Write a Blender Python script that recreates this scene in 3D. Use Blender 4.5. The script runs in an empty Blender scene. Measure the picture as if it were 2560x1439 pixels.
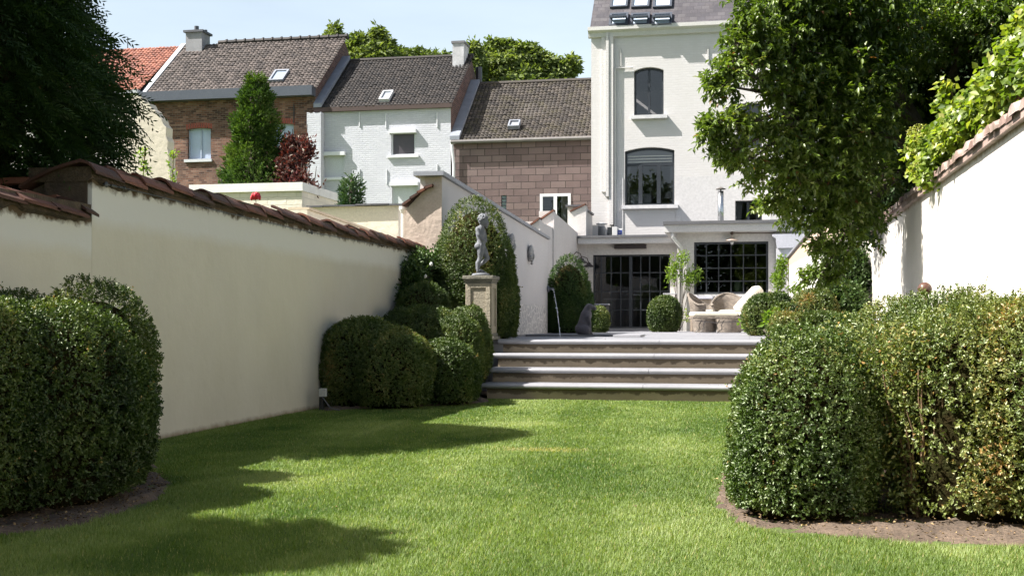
import bpy, bmesh, math, random
import numpy as np
from mathutils import Vector, Matrix

# ------------------------------------------------------------ camera, world, sun, exposure
A = math.radians(11.2); CA, SA = math.cos(A), math.sin(A)
F, CX, HY, EYE = 3000.0, 1280.0, 808.0, 0.85
sc = bpy.context.scene
C = sc.collection
cam = bpy.data.objects.new('camera', bpy.data.cameras.new('camera')); C.objects.link(cam)
cam.location = (0, 0, EYE); cam.rotation_euler = (math.pi/2, 0, A)
cam.data.sensor_width = 36; cam.data.lens = 36*F/2560; cam.data.shift_y = (HY-719.5)/2560
cam.data.clip_start = 0.05; cam.data.clip_end = 2000
sc.camera = cam
SUN = Vector((0.80, 0.29, -1.0)).normalized()
sun = bpy.data.objects.new('sun', bpy.data.lights.new('sun', 'SUN')); C.objects.link(sun)
sun.data.energy = 5.0; sun.data.angle = math.radians(0.5); sun.data.color = (1.0, 0.96, 0.91)
sun.rotation_euler = SUN.to_track_quat('-Z', 'Y').to_euler(); sun.location = (-20, -8, 25)
w = bpy.data.worlds.new('World'); sc.world = w; w.use_nodes = True
nt = w.node_tree; bg = nt.nodes['Background']
sky = nt.nodes.new('ShaderNodeTexSky'); sky.sky_type = 'NISHITA'; sky.sun_disc = False
sky.sun_elevation = math.asin(-SUN.z); sky.sun_rotation = math.atan2(-SUN.x, -SUN.y)
sky.air_density = 1.0; sky.dust_density = 3.5; sky.ozone_density = 1.0
# thin summer veil: the air whitens towards the horizon, with faint streaks of cirrus
tc_ = nt.nodes.new('ShaderNodeTexCoord'); sx_ = nt.nodes.new('ShaderNodeSeparateXYZ'); nt.links.new(tc_.outputs['Generated'], sx_.inputs[0])
mp_ = nt.nodes.new('ShaderNodeMapping'); mp_.inputs['Scale'].default_value = (1.2, 1.2, 5.0); nt.links.new(tc_.outputs['Generated'], mp_.inputs[0])
nz_ = nt.nodes.new('ShaderNodeTexNoise'); nz_.inputs['Scale'].default_value = 2.6; nz_.inputs['Detail'].default_value = 7; nz_.inputs['Roughness'].default_value = .55; nt.links.new(mp_.outputs[0], nz_.inputs['Vector'])
hz_ = nt.nodes.new('ShaderNodeMapRange'); nt.links.new(sx_.outputs[2], hz_.inputs[0]); hz_.inputs[1].default_value = 0.15; hz_.inputs[2].default_value = .60; hz_.inputs[3].default_value = .92; hz_.inputs[4].default_value = .06
cl_ = nt.nodes.new('ShaderNodeMath'); cl_.operation = 'MULTIPLY_ADD'; nt.links.new(nz_.outputs[0], cl_.inputs[0]); cl_.inputs[1].default_value = .55; cl_.inputs[2].default_value = -.27
ad_ = nt.nodes.new('ShaderNodeMath'); ad_.operation = 'ADD'; ad_.use_clamp = True; nt.links.new(cl_.outputs[0], ad_.inputs[0]); nt.links.new(hz_.outputs[0], ad_.inputs[1])
mx_ = nt.nodes.new('ShaderNodeMix'); mx_.data_type = 'RGBA'; nt.links.new(ad_.outputs[0], mx_.inputs[0]); nt.links.new(sky.outputs[0], mx_.inputs[6]); mx_.inputs[7].default_value = (5.6, 6.6, 7.5, 1)
nt.links.new(mx_.outputs[2], bg.inputs[0]); bg.inputs[1].default_value = 0.055
sc.view_settings.view_transform = 'Standard'; sc.view_settings.look = 'None'
sc.view_settings.exposure = 1.52; sc.view_settings.gamma = 1
sc.render.engine = 'CYCLES'
cy = sc.cycles; cy.max_bounces = 6; cy.diffuse_bounces = 3; cy.glossy_bounces = 3; cy.transmission_bounces = 4
cy.transparent_max_bounces = 8; cy.use_adaptive_sampling = True; cy.adaptive_threshold = 0.02
cy.use_denoising = True; cy.caustics_reflective = False; cy.caustics_refractive = False
cy.sample_clamp_indirect = 4.0; sc.render.use_persistent_data = False

# ------------------------------------------------------------ picture rays to points of the place
def ray(px, py):
    l = (px-CX)/F; v = (HY-py)/F
    return Vector((l*CA-SA, CA+l*SA, v))
def on_y(px, py, y):
    r = ray(px, py); d = y/r.y; return Vector((r.x*d, y, EYE+r.z*d))
def on_x(px, py, x):
    r = ray(px, py); d = x/r.x; return Vector((x, r.y*d, EYE+r.z*d))
def at_d(px, py, d):
    r = ray(px, py); return Vector((r.x*d, r.y*d, EYE+r.z*d))
RNG = np.random.default_rng(7)
random.seed(5)

# ------------------------------------------------------------ materials
MATS = {}
def nodes(m):
    m.use_nodes = True; t = m.node_tree; t.nodes.clear()
    o = t.nodes.new('ShaderNodeOutputMaterial'); return t, o
def N(t, ty, **kw):
    n = t.nodes.new(ty)
    for k, v in kw.items():
        if hasattr(n, k) and not k.startswith('i_'): setattr(n, k, v)
    return n
def L(t, a, b): t.links.new(a, b)
def col4(c): return (c[0], c[1], c[2], 1)
def noise(t, scale, detail=4, rough=.6, vec=None):
    n = t.nodes.new('ShaderNodeTexNoise'); n.inputs['Scale'].default_value = scale
    n.inputs['Detail'].default_value = detail; n.inputs['Roughness'].default_value = rough
    if vec is not None: L(t, vec, n.inputs['Vector'])
    return n
def ramp(t, fac, stops):
    r = t.nodes.new('ShaderNodeValToRGB'); e = r.color_ramp.elements
    e[0].position, e[0].color = stops[0][0], col4(stops[0][1])
    e[1].position, e[1].color = stops[-1][0], col4(stops[-1][1])
    for p, c in stops[1:-1]:
        q = e.new(p); q.color = col4(c)
    L(t, fac, r.inputs[0]); return r
def mix(t, fac, a, b, ty='MIX'):
    m = t.nodes.new('ShaderNodeMix'); m.data_type = 'RGBA'; m.blend_type = ty
    for i, v in ((0, fac), (6, a), (7, b)):
        if hasattr(v, 'is_output'): L(t, v, m.inputs[i])
        elif i == 0: m.inputs[0].default_value = v
        else: m.inputs[i].default_value = col4(v)
    return m.outputs[2]
def obco(t):
    g = t.nodes.new('ShaderNodeTexCoord'); return g
def surf(name, c1, c2=None, rough=.8, scale=3., bump=.0, bscale=30., metal=0., spec=.5, fine=0.15):
    """mottled surface: two colours by noise, fine speckle, optional bump"""
    if name in MATS: return MATS[name]
    m = bpy.data.materials.new(name); t, o = nodes(m); c2 = c2 or tuple(x*.8 for x in c1)
    g = obco(t); n = noise(t, scale, 6, .65, g.outputs['Object'])
    r = ramp(t, n.outputs[0], [(.3, c1), (.7, c2)])
    f = noise(t, scale*14, 3, .7, g.outputs['Object'])
    r2 = ramp(t, f.outputs[0], [(.3, (1-fine,)*3), (.7, (1+fine*.3,)*3)])
    c = mix(t, 1.0, r.outputs[0], r2.outputs[0], 'MULTIPLY')
    p = t.nodes.new('ShaderNodeBsdfPrincipled'); L(t, c, p.inputs['Base Color'])
    p.inputs['Roughness'].default_value = rough; p.inputs['Metallic'].default_value = metal
    p.inputs['Specular IOR Level'].default_value = spec
    if bump:
        b = t.nodes.new('ShaderNodeBump'); b.inputs['Strength'].default_value = bump; b.inputs['Distance'].default_value = .02
        bn = noise(t, bscale, 5, .6, g.outputs['Object']); L(t, bn.outputs[0], b.inputs['Height']); L(t, b.outputs[0], p.inputs['Normal'])
    L(t, p.outputs[0], o.inputs[0]); MATS[name] = m; return m
def brick(name, cols, mortar, bw, bh, ms, bump=.5, rough=.85, noisec=.35, offset=.5, jit=.015, stain=None):
    if name in MATS: return MATS[name]
    m = bpy.data.materials.new(name); t, o = nodes(m)
    uv = t.nodes.new('ShaderNodeUVMap'); g = obco(t)
    dn = noise(t, 3.0, 3, .5, g.outputs['Object'])
    va = t.nodes.new('ShaderNodeVectorMath'); va.operation = 'MULTIPLY_ADD'
    L(t, dn.outputs[1], va.inputs[0]); va.inputs[1].default_value = (jit,)*3; L(t, uv.outputs[0], va.inputs[2])
    b = t.nodes.new('ShaderNodeTexBrick'); L(t, va.outputs[0], b.inputs['Vector'])
    b.offset = offset; b.inputs['Scale'].default_value = 1; b.inputs['Brick Width'].default_value = bw
    b.inputs['Row Height'].default_value = bh; b.inputs['Mortar Size'].default_value = ms; b.inputs['Mortar Smooth'].default_value = .3
    b.inputs['Color1'].default_value = (0, 0, 0, 1); b.inputs['Color2'].default_value = (1, 1, 1, 1); b.inputs['Mortar'].default_value = (.5, .5, .5, 1)
    n = noise(t, 1.2, 5, .7, g.outputs['Object'])
    cr = ramp(t, b.outputs[0], [(i/(len(cols)-1), c) for i, c in enumerate(cols)])
    nr = ramp(t, n.outputs[0], [(.3, (1-noisec,)*3), (.7, (1+noisec*.4,)*3)])
    c = mix(t, 1.0, cr.outputs[0], nr.outputs[0], 'MULTIPLY')
    c = mix(t, b.outputs['Fac'], c, mortar)
    if stain:
        sn = noise(t, .9, 6, .7, g.outputs['Object']); sr = ramp(t, sn.outputs[0], [(.52, (0, 0, 0)), (.75, (1, 1, 1))])
        c = mix(t, sr.outputs[0], c, stain)
    p = t.nodes.new('ShaderNodeBsdfPrincipled'); L(t, c, p.inputs['Base Color']); p.inputs['Roughness'].default_value = rough
    p.inputs['Specular IOR Level'].default_value = .3
    bp = t.nodes.new('ShaderNodeBump'); bp.inputs['Strength'].default_value = bump; bp.inputs['Distance'].default_value = .02
    fn = noise(t, 14, 5, .7, g.outputs['Object'])
    ma = t.nodes.new('ShaderNodeMath'); ma.operation = 'MULTIPLY_ADD'; L(t, b.outputs['Fac'], ma.inputs[0]); ma.inputs[1].default_value = -.6; L(t, fn.outputs[0], ma.inputs[2])
    L(t, ma.outputs[0], bp.inputs['Height']); L(t, bp.outputs[0], p.inputs['Normal'])
    L(t, p.outputs[0], o.inputs[0]); MATS[name] = m; return m
def leafmat(name, stops, trans=.3, gloss=.08, rough=.5):
    """leaf colour runs along a ramp by the random number each leaf carries"""
    if name in MATS: return MATS[name]
    m = bpy.data.materials.new(name); t, o = nodes(m)
    a = t.nodes.new('ShaderNodeAttribute'); a.attribute_name = 'rnd'
    r = ramp(t, a.outputs['Fac'], stops)
    d = t.nodes.new('ShaderNodeBsdfDiffuse'); L(t, r.outputs[0], d.inputs[0])
    tr = t.nodes.new('ShaderNodeBsdfTranslucent'); tc = mix(t, 1., r.outputs[0], (1.5, 1.6, .5), 'MULTIPLY'); L(t, tc, tr.inputs[0])
    s = t.nodes.new('ShaderNodeMixShader'); s.inputs[0].default_value = trans; L(t, d.outputs[0], s.inputs[1]); L(t, tr.outputs[0], s.inputs[2])
    g = t.nodes.new('ShaderNodeBsdfGlossy'); g.inputs['Roughness'].default_value = max(rough, .42); g.inputs[0].default_value = (.50, .52, .42, 1)
    s2 = t.nodes.new('ShaderNodeMixShader'); s2.inputs[0].default_value = gloss*.75; L(t, s.outputs[0], s2.inputs[1]); L(t, g.outputs[0], s2.inputs[2])
    L(t, s2.outputs[0], o.inputs[0]); MATS[name] = m; return m
def tilemat(name, stops, rough=.75, moss=None):
    if name in MATS: return MATS[name]
    m = bpy.data.materials.new(name); t, o = nodes(m); g = obco(t)
    a = t.nodes.new('ShaderNodeAttribute'); a.attribute_name = 'rnd'
    r = ramp(t, a.outputs['Fac'], stops)
    n = noise(t, 5, 6, .75, g.outputs['Object']); nr = ramp(t, n.outputs[0], [(.3, (.6,)*3), (.7, (1.15,)*3)])
    c = mix(t, 1., r.outputs[0], nr.outputs[0], 'MULTIPLY')
    if moss:
        mn = noise(t, 1.6, 7, .8, g.outputs['Object']); mr = ramp(t, mn.outputs[0], [(.5, (0, 0, 0)), (.68, (1, 1, 1))]); c = mix(t, mr.outputs[0], c, moss)
    p = t.nodes.new('ShaderNodeBsdfPrincipled'); L(t, c, p.inputs['Base Color']); p.inputs['Roughness'].default_value = rough
    b = t.nodes.new('ShaderNodeBump'); b.inputs['Strength'].default_value = .4; b.inputs['Distance'].default_value = .01
    bn = noise(t, 40, 5, .7, g.outputs['Object']); L(t, bn.outputs[0], b.inputs['Height']); L(t, b.outputs[0], p.inputs['Normal'])
    L(t, p.outputs[0], o.inputs[0]); MATS[name] = m; return m
def glassmat(name='window glass', tint=.55):
    if name in MATS: return MATS[name]
    m = bpy.data.materials.new(name); t, o = nodes(m)
    f = t.nodes.new('ShaderNodeFresnel'); f.inputs[0].default_value = 1.55
    ma = t.nodes.new('ShaderNodeMath'); ma.operation = 'MULTIPLY'; L(t, f.outputs[0], ma.inputs[0]); ma.inputs[1].default_value = 2.0
    tr = t.nodes.new('ShaderNodeBsdfTransparent'); tr.inputs[0].default_value = (tint, tint, tint*1.03, 1)
    g = t.nodes.new('ShaderNodeBsdfGlossy'); g.inputs['Roughness'].default_value = .0
    gg = obco(t); bn = noise(t, 1.3, 2, .5, gg.outputs['Object']); b = t.nodes.new('ShaderNodeBump'); b.inputs['Strength'].default_value = .06
    b.inputs['Distance'].default_value = .02; L(t, bn.outputs[0], b.inputs['Height']); L(t, b.outputs[0], g.inputs['Normal'])
    s = t.nodes.new('ShaderNodeMixShader'); L(t, ma.outputs[0], s.inputs[0]); L(t, tr.outputs[0], s.inputs[1]); L(t, g.outputs[0], s.inputs[2])
    L(t, s.outputs[0], o.inputs[0]); MATS[name] = m; return m

# ------------------------------------------------------------ mesh collector
class MB:
    def __init__(s): s.v = []; s.f = []; s.r = []; s.smooth = False
    def add(s, vs, fs, r=None):
        b = len(s.v); s.v += [tuple(p) for p in vs]; s.f += [tuple(b+i for i in f) for f in fs]
        rr = random.random() if r is None else r
        s.r += [rr]*len(fs); return s
    def box(s, x0, x1, y0, y1, z0, z1, r=None):
        v = [(x0,y0,z0),(x1,y0,z0),(x1,y1,z0),(x0,y1,z0),(x0,y0,z1),(x1,y0,z1),(x1,y1,z1),(x0,y1,z1)]
        return s.add(v, [(0,3,2,1),(4,5,6,7),(0,1,5,4),(1,2,6,5),(2,3,7,6),(3,0,4,7)], r)
    def prism(s, poly, axis, a, b, r=None):
        """extrude a 2-D polygon along an axis: 'y' -> poly (x,z); 'x' -> poly (y,z); 'z' -> poly (x,y)"""
        n = len(poly)
        def p(q, c): return (q[0], c, q[1]) if axis == 'y' else (c, q[0], q[1]) if axis == 'x' else (q[0], q[1], c)
        v = [p(q, a) for q in poly]+[p(q, b) for q in poly]
        area = sum(poly[i][0]*poly[(i+1)%n][1]-poly[(i+1)%n][0]*poly[i][1] for i in range(n))
        f = [tuple(range(n))[::-1], tuple(range(n, 2*n))]+[(i, (i+1)%n, n+(i+1)%n, n+i) for i in range(n)]
        flip = (area < 0) ^ (axis == 'y') ^ (b < a)
        if flip: f = [q[::-1] for q in f]
        return s.add(v, f, r)
    def tube(s, pts, rad, seg=8, caps=True):
        pts = [Vector(p) for p in pts]; n = len(pts)
        rad = rad if hasattr(rad, '__len__') else [rad]*n
        vs = []; up = None
        for i, p in enumerate(pts):
            t = (pts[min(i+1, n-1)]-pts[max(i-1, 0)]).normalized()
            if up is None: up = t.orthogonal().normalized()
            up = (up-t*up.dot(t)); up = up.normalized() if up.length > 1e-5 else t.orthogonal().normalized()
            w_ = t.cross(up)
            for k in range(seg):
                a = 2*math.pi*k/seg; vs.append(p+(up*math.cos(a)+w_*math.sin(a))*rad[i])
        fs = [(i*seg+k, i*seg+(k+1)%seg, (i+1)*seg+(k+1)%seg, (i+1)*seg+k) for i in range(n-1) for k in range(seg)]
        if caps: fs += [tuple(range(seg))[::-1], tuple((n-1)*seg+k for k in range(seg))]
        return s.add(vs, fs)
    def lathe(s, c, prof, seg=24, caps=True):
        c = Vector(c); vs = []; n = len(prof)
        for r, z in prof:
            for k in range(seg):
                a = 2*math.pi*k/seg; vs.append(c+Vector((r*math.cos(a), r*math.sin(a), z)))
        fs = [(i*seg+k, i*seg+(k+1)%seg, (i+1)*seg+(k+1)%seg, (i+1)*seg+k) for i in range(n-1) for k in range(seg)]
        if caps: fs += [tuple(range(seg))[::-1], tuple((n-1)*seg+k for k in range(seg))]
        return s.add(vs, fs)
    def ell(s, c, r, seg=16, rings=10, R=None):
        c = Vector(c); vs = [c+(R@Vector((0,0,-r[2])) if R else Vector((0,0,-r[2])))]
        for i in range(1, rings):
            ph = -math.pi/2+math.pi*i/rings
            for k in range(seg):
                a = 2*math.pi*k/seg; q = Vector((r[0]*math.cos(ph)*math.cos(a), r[1]*math.cos(ph)*math.sin(a), r[2]*math.sin(ph)))
                vs.append(c+(R@q if R else q))
        vs.append(c+(R@Vector((0,0,r[2])) if R else Vector((0,0,r[2]))))
        fs = [(0, 1+(k+1)%seg, 1+k) for k in range(seg)]
        for i in range(rings-2):
            b = 1+i*seg; fs += [(b+k, b+(k+1)%seg, b+seg+(k+1)%seg, b+seg+k) for k in range(seg)]
        b = 1+(rings-2)*seg; fs += [(b+k, b+(k+1)%seg, len(vs)-1) for k in range(seg)]
        return s.add(vs, fs)
    def build(s, name, m, parent=None, smooth=False, bevel=0, loc=None):
        me = bpy.data.meshes.new(name); me.from_pydata(s.v, [], s.f); 
        a = me.attributes.new('rnd', 'FLOAT', 'FACE'); a.data.foreach_set('value', np.array(s.r, dtype=np.float32))
        boxuv(me); me.materials.append(m)
        if smooth: me.polygons.foreach_set('use_smooth', [True]*len(me.polygons))
        o = bpy.data.objects.new(name, me); C.objects.link(o)
        if bevel:
            md = o.modifiers.new('bevel', 'BEVEL'); md.width = bevel; md.segments = 2; md.limit_method = 'ANGLE'
        put(o, parent); return o
def put(o, parent):
    """parent while the mesh stays in world coordinates; the parent is an Empty at the thing's base"""
    if parent is not None:
        o.parent = parent
        M_ = Matrix.Identity(4); p = parent
        while p is not None:
            M_ = Matrix.LocRotScale(p.location, p.rotation_euler, p.scale) @ M_ if p.parent is None else Matrix.LocRotScale(p.location, p.rotation_euler, p.scale) @ M_
            p = p.parent
        o.matrix_parent_inverse = Matrix.Identity(4)
        inv = M_.inverted(); loc, rot, scl = inv.decompose()
        o.location = loc; o.rotation_euler = rot.to_euler()
def boxuv(me):
    n = len(me.polygons)
    if n == 0: return
    uvl = me.uv_layers.new(name='UVMap')
    nv = len(me.vertices); co = np.empty(nv*3, np.float32); me.vertices.foreach_get('co', co); co = co.reshape(-1, 3)
    nl = len(me.loops); li = np.empty(nl, np.int32); me.loops.foreach_get('vertex_index', li)
    nn = np.empty(n*3, np.float32); me.polygons.foreach_get('normal', nn); nn = np.abs(nn.reshape(-1, 3))
    lt = np.empty(n, np.int32); me.polygons.foreach_get('loop_total', lt)
    ax = np.repeat(nn.argmax(1), lt); P = co[li]
    uv = np.where((ax == 0)[:, None], P[:, [1, 2]], np.where((ax == 1)[:, None], P[:, [0, 2]], P[:, [0, 1]]))
    uvl.data.foreach_set('uv', uv.astype(np.float32).ravel())
def thing(name, label, cat, loc=(0,0,0), group=None):
    o = bpy.data.objects.new(name, None); C.objects.link(o); o.location = loc; o.empty_display_size = .2
    return tag(o, label, cat, group)
def tag(o, label, cat, group=None):
    o['label'] = label; o['category'] = cat
    if group: o['group'] = group
    return o
def kind(o, k, label=None):
    o['kind'] = k
    if label: o['label'] = label
    return o
def npmesh(name, parts, mats, parent=None):
    """parts: (verts Nx3, faces MxK, material index, rnd M)"""
    vs = np.concatenate([p[0] for p in parts]).astype(np.float32)
    loops = []; tot = []; mi = []; rn = []; off = 0
    for v, f, k, r in parts:
        loops.append((f+off).ravel()); tot.append(np.full(len(f), f.shape[1], np.int32)); mi.append(np.full(len(f), k, np.int32)); rn.append(r); off += len(v)
    loops = np.concatenate(loops).astype(np.int32); tot = np.concatenate(tot); mi = np.concatenate(mi); rn = np.concatenate(rn).astype(np.float32)
    me = bpy.data.meshes.new(name); me.vertices.add(len(vs)); me.vertices.foreach_set('co', vs.ravel())
    me.loops.add(len(loops)); me.loops.foreach_set('vertex_index', loops)
    me.polygons.add(len(tot)); st = np.zeros(len(tot), np.int32); st[1:] = np.cumsum(tot)[:-1]
    me.polygons.foreach_set('loop_start', st); me.polygons.foreach_set('material_index', mi)
    for m in mats: me.materials.append(m)
    a = me.attributes.new('rnd', 'FLOAT', 'FACE'); a.data.foreach_set('value', rn)
    me.update(calc_edges=True); me.validate()
    o = bpy.data.objects.new(name, me); C.objects.link(o); put(o, parent); return o

# ------------------------------------------------------------ foliage machinery
def unit(v): return v/np.maximum(np.linalg.norm(v, axis=-1, keepdims=True), 1e-9)
def rdir(n): return unit(RNG.normal(size=(n, 3)))
def snoise(p, sc_, seed, octv=3):
    g = np.random.default_rng(seed); out = np.zeros(len(p)); am = 1.; tot = 0
    for o_ in range(octv):
        for k in range(4):
            q = g.normal(size=3); q /= np.linalg.norm(q); out += am*np.sin((p@q)*sc_*(2**o_)*(1+.3*g.random())+g.random()*6.28)*.5
        tot += am; am *= .55
    return out/tot
def leafset(pos, axis, up, Ln, Wd, rnd, k=0, fold=.25):
    """folded diamond leaves: two triangles each"""
    n = len(pos); axis = unit(axis); side = unit(np.cross(axis, up)); nr = np.cross(side, axis)
    Ln = np.broadcast_to(Ln, (n,))[:, None]; Wd = np.broadcast_to(Wd, (n,))[:, None]
    v = np.empty((n, 4, 3)); v[:, 0] = pos; v[:, 2] = pos+axis*Ln-nr*Ln*.12
    v[:, 1] = pos+axis*Ln*.48+side*Wd*.5+nr*Wd*fold; v[:, 3] = pos+axis*Ln*.48-side*Wd*.5+nr*Wd*fold
    b = np.arange(n)[:, None]*4
    f = np.stack([b+[0, 1, 2], b+[0, 2, 3]], 1).reshape(-1, 3)
    return (v.reshape(-1, 3), f, k, np.repeat(rnd, 2))
def superdir(d, r, n_):
    t = (np.abs(d[:, 0]/r[0])**n_+np.abs(d[:, 1]/r[1])**n_+np.abs(d[:, 2]/r[2])**n_)**(-1/n_); return d*t[:, None]
def insidef(p, c, r, n_): return ((np.abs(p-c)/r)**n_).sum(1)**(1/n_)
def clipped_shrub(name, lumps, zb, nsprig, leaf, mats, label, cat='bush', group=None, amp=.03, seed=1, k=5, spr=None, depth=.07, gfreq=6., stems=None, core=.86, rb=(0,1), parent=None, shoots=0, tuftamp=.018, bald=()):
    """lumps: (centre, radii, exponent). Sprigs of small leaves over the skin of the union of the lumps."""
    parts = []; area = [l[1][0]*l[1][2]+l[1][1]*l[1][2]+l[1][0]*l[1][1] for l in lumps]; ta = sum(area)
    spr = spr or leaf*1.6
    P = []; Nn = []
    for i, (c, r, e) in enumerate(lumps):
        n = int(nsprig*area[i]/ta*1.15); d = rdir(n); s = superdir(d, r, e)
        # density proportional to real area: stretch samples
        g = np.sign(s)*(np.abs(s)/np.array(r))**(e-1)/np.array(r); g = unit(g)
        p = np.array(c)+s; p = p+g*(amp*snoise(p, gfreq, seed+i))[:, None]
        keep = p[:, 2] > zb+.02
        for j, (c2, r2, e2) in enumerate(lumps):
            if j != i: keep &= insidef(p, np.array(c2), np.array(r2), e2) > .93
        P.append(p[keep]); Nn.append(g[keep])
    P = np.concatenate(P); Nn = np.concatenate(Nn)
    for c_, r_ in bald:
        kp = (insidef(P, np.array(c_), np.array(r_), 2.) > 1+.35*snoise(P, 22, 8, 2)) | (RNG.random(len(P)) < .16); P, Nn = P[kp], Nn[kp]
    dep = RNG.random(len(P))**1.6*depth; tuft = snoise(P*np.array([1, 1, .55]), gfreq*3.2, seed+50, 3)
    P = P-Nn*(dep-tuftamp*np.clip(tuft, -1.2, .8))[:, None]
    m = len(P); pos = np.repeat(P, k, 0); nn = np.repeat(Nn, k, 0); tw = unit(nn+.7*np.repeat(rdir(m), k, 0)+np.array([0, 0, .35]))
    u = np.tile(np.linspace(.05, 1, k), m)+RNG.normal(size=m*k)*.08
    pos = pos+tw*(u*spr)[:, None]
    ax = unit(tw*.55+rdir(m*k)*.9); ln = leaf*(.7+.6*RNG.random(m*k))
    rr = np.clip(np.repeat(rb[0]+(rb[1]-rb[0])*(.5+.26*snoise(P, 2.5, seed+9)+.22*snoise(P*np.array([1, 1, .45]), 16, seed+10, 2)+.2*(RNG.random(m)-.5)), k)+RNG.normal(size=m*k)*.11, 0, 1)
    parts.append(leafset(pos, ax, unit(tw+.6*rdir(m*k)), ln, ln*.55, rr, 0))
    # fill of leaves inside, and the dark twiggy body
    if shoots:
        idx = RNG.integers(0, m, shoots); sp = P[idx]; sd = unit(Nn[idx]+np.array([0, 0, .8])+.4*rdir(shoots)); kk = 9
        q = np.repeat(sp, kk, 0)+np.repeat(sd, kk, 0)*(np.tile(np.linspace(.1, 1, kk), shoots)*leaf*4)[:, None]
        parts.append(leafset(q, unit(np.repeat(sd, kk, 0)*.6+rdir(shoots*kk)), rdir(shoots*kk), leaf, leaf*.5, np.clip(.8+.2*RNG.normal(size=shoots*kk), 0, 1), 0))
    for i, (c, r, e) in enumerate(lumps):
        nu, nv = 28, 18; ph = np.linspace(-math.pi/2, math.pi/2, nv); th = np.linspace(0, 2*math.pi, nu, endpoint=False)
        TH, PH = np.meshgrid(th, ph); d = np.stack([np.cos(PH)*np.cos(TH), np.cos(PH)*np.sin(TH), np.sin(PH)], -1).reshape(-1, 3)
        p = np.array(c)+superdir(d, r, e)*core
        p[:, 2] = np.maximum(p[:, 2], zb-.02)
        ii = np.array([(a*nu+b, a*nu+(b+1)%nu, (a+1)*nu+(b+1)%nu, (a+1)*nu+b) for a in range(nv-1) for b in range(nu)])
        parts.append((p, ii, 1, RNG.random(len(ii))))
    o = npmesh(name, parts, mats, parent)
    if parent is None: tag(o, label, cat, group)
    return o
def dome(px, d, rx_px, ztop, zb, ry=None, e=2.6, sink=.35):
    """lump whose middle stands at picture column px and depth d"""
    c = at_d(px, HY, d); rx = rx_px/F*d; h = ztop-zb; rz = h/(2-sink)*1.0
    return ((c.x, c.y, ztop-rz), (rx, ry or rx, rz), e)
# ============================================================ SETTING
XL, XR = -4.24, 1.9          # inner faces of the two long garden walls
ZT = 0.652                   # terrace level
STEP_Y = 13.2; TREAD = .40; RIS = .16; STEP_X0 = -2.97

def groundmat():
    m = bpy.data.materials.new('lawn soil'); t, o = nodes(m); g = obco(t)
    n = noise(t, 2.2, 6, .7, g.outputs['Object']); r = ramp(t, n.outputs[0], [(.3, (.085, .125, .022)), (.7, (.125, .17, .035))])
    f = noise(t, 90, 4, .7, g.outputs['Object']); r2 = ramp(t, f.outputs[0], [(.3, (.45,)*3), (.7, (1.2,)*3)])
    c = mix(t, 1., r.outputs[0], r2.outputs[0], 'MULTIPLY')
    p = t.nodes.new('ShaderNodeBsdfPrincipled'); L(t, c, p.inputs['Base Color']); p.inputs['Roughness'].default_value = .95
    b = t.nodes.new('ShaderNodeBump'); b.inputs['Strength'].default_value = .8; b.inputs['Distance'].default_value = .02; L(t, f.outputs[0], b.inputs['Height']); L(t, b.outputs[0], p.inputs['Normal'])
    L(t, p.outputs[0], o.inputs[0]); return m
g_ = MB(); g_.add([(-400, -200, 0), (400, -200, 0), (400, 700, 0), (-400, 700, 0)], [(0, 1, 2, 3)])
kind(g_.build('ground', groundmat()), 'structure')

SOILM = surf('bed soil', (.16, .115, .08), (.065, .045, .03), .95, 4., .9, 22., fine=.5)
def GP(px, py):
    r_ = ray(px, py); d_ = -EYE/r_.z; return (r_.x*d_, r_.y*d_)
SOILR = [GP(*p) for p in ((1850, 1130), (1808, 1190), (1772, 1228), (1790, 1266), (1842, 1308), (1935, 1330), (2060, 1338), (2200, 1350), (2300, 1362), (2400, 1366), (2520, 1368), (2650, 1362), (2850, 1340))]+[(1.88, 5.0), (1.88, 9.5), (.6, 9.5)]
SOILL = [(-4.22, 4.4), (-3.7, 4.4)]+[GP(*p) for p in ((-150, 1350), (0, 1338), (150, 1322), (270, 1298), (360, 1262), (425, 1226), (418, 1196), (370, 1180))]+[(-3.45, 6.6), (-4.22, 6.8)]
SOILM2 = [(-4.22, 10.8), (-3.75, 11.4), (-3.0, 12.0), (-2.7, 12.5), (-2.95, 13.2), (-3.0, 15.6), (-4.22, 15.6)]
def smoothpoly(poly, it=2):
    for _ in range(it):
        q = []
        for i in range(len(poly)):
            a, b = poly[i], poly[(i+1) % len(poly)]
            q += [(.75*a[0]+.25*b[0], .75*a[1]+.25*b[1]), (.25*a[0]+.75*b[0], .25*a[1]+.75*b[1])]
        poly = q
    return poly
def inpoly(x, y, poly):
    ins = np.zeros(len(x), bool); n = len(poly); j = n-1
    for i in range(n):
        xi, yi = poly[i]; xj, yj = poly[j]
        c = ((yi > y) != (yj > y)) & (x < (xj-xi)*(y-yi)/(yj-yi+1e-12)+xi); ins ^= c; j = i
    return ins
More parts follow.
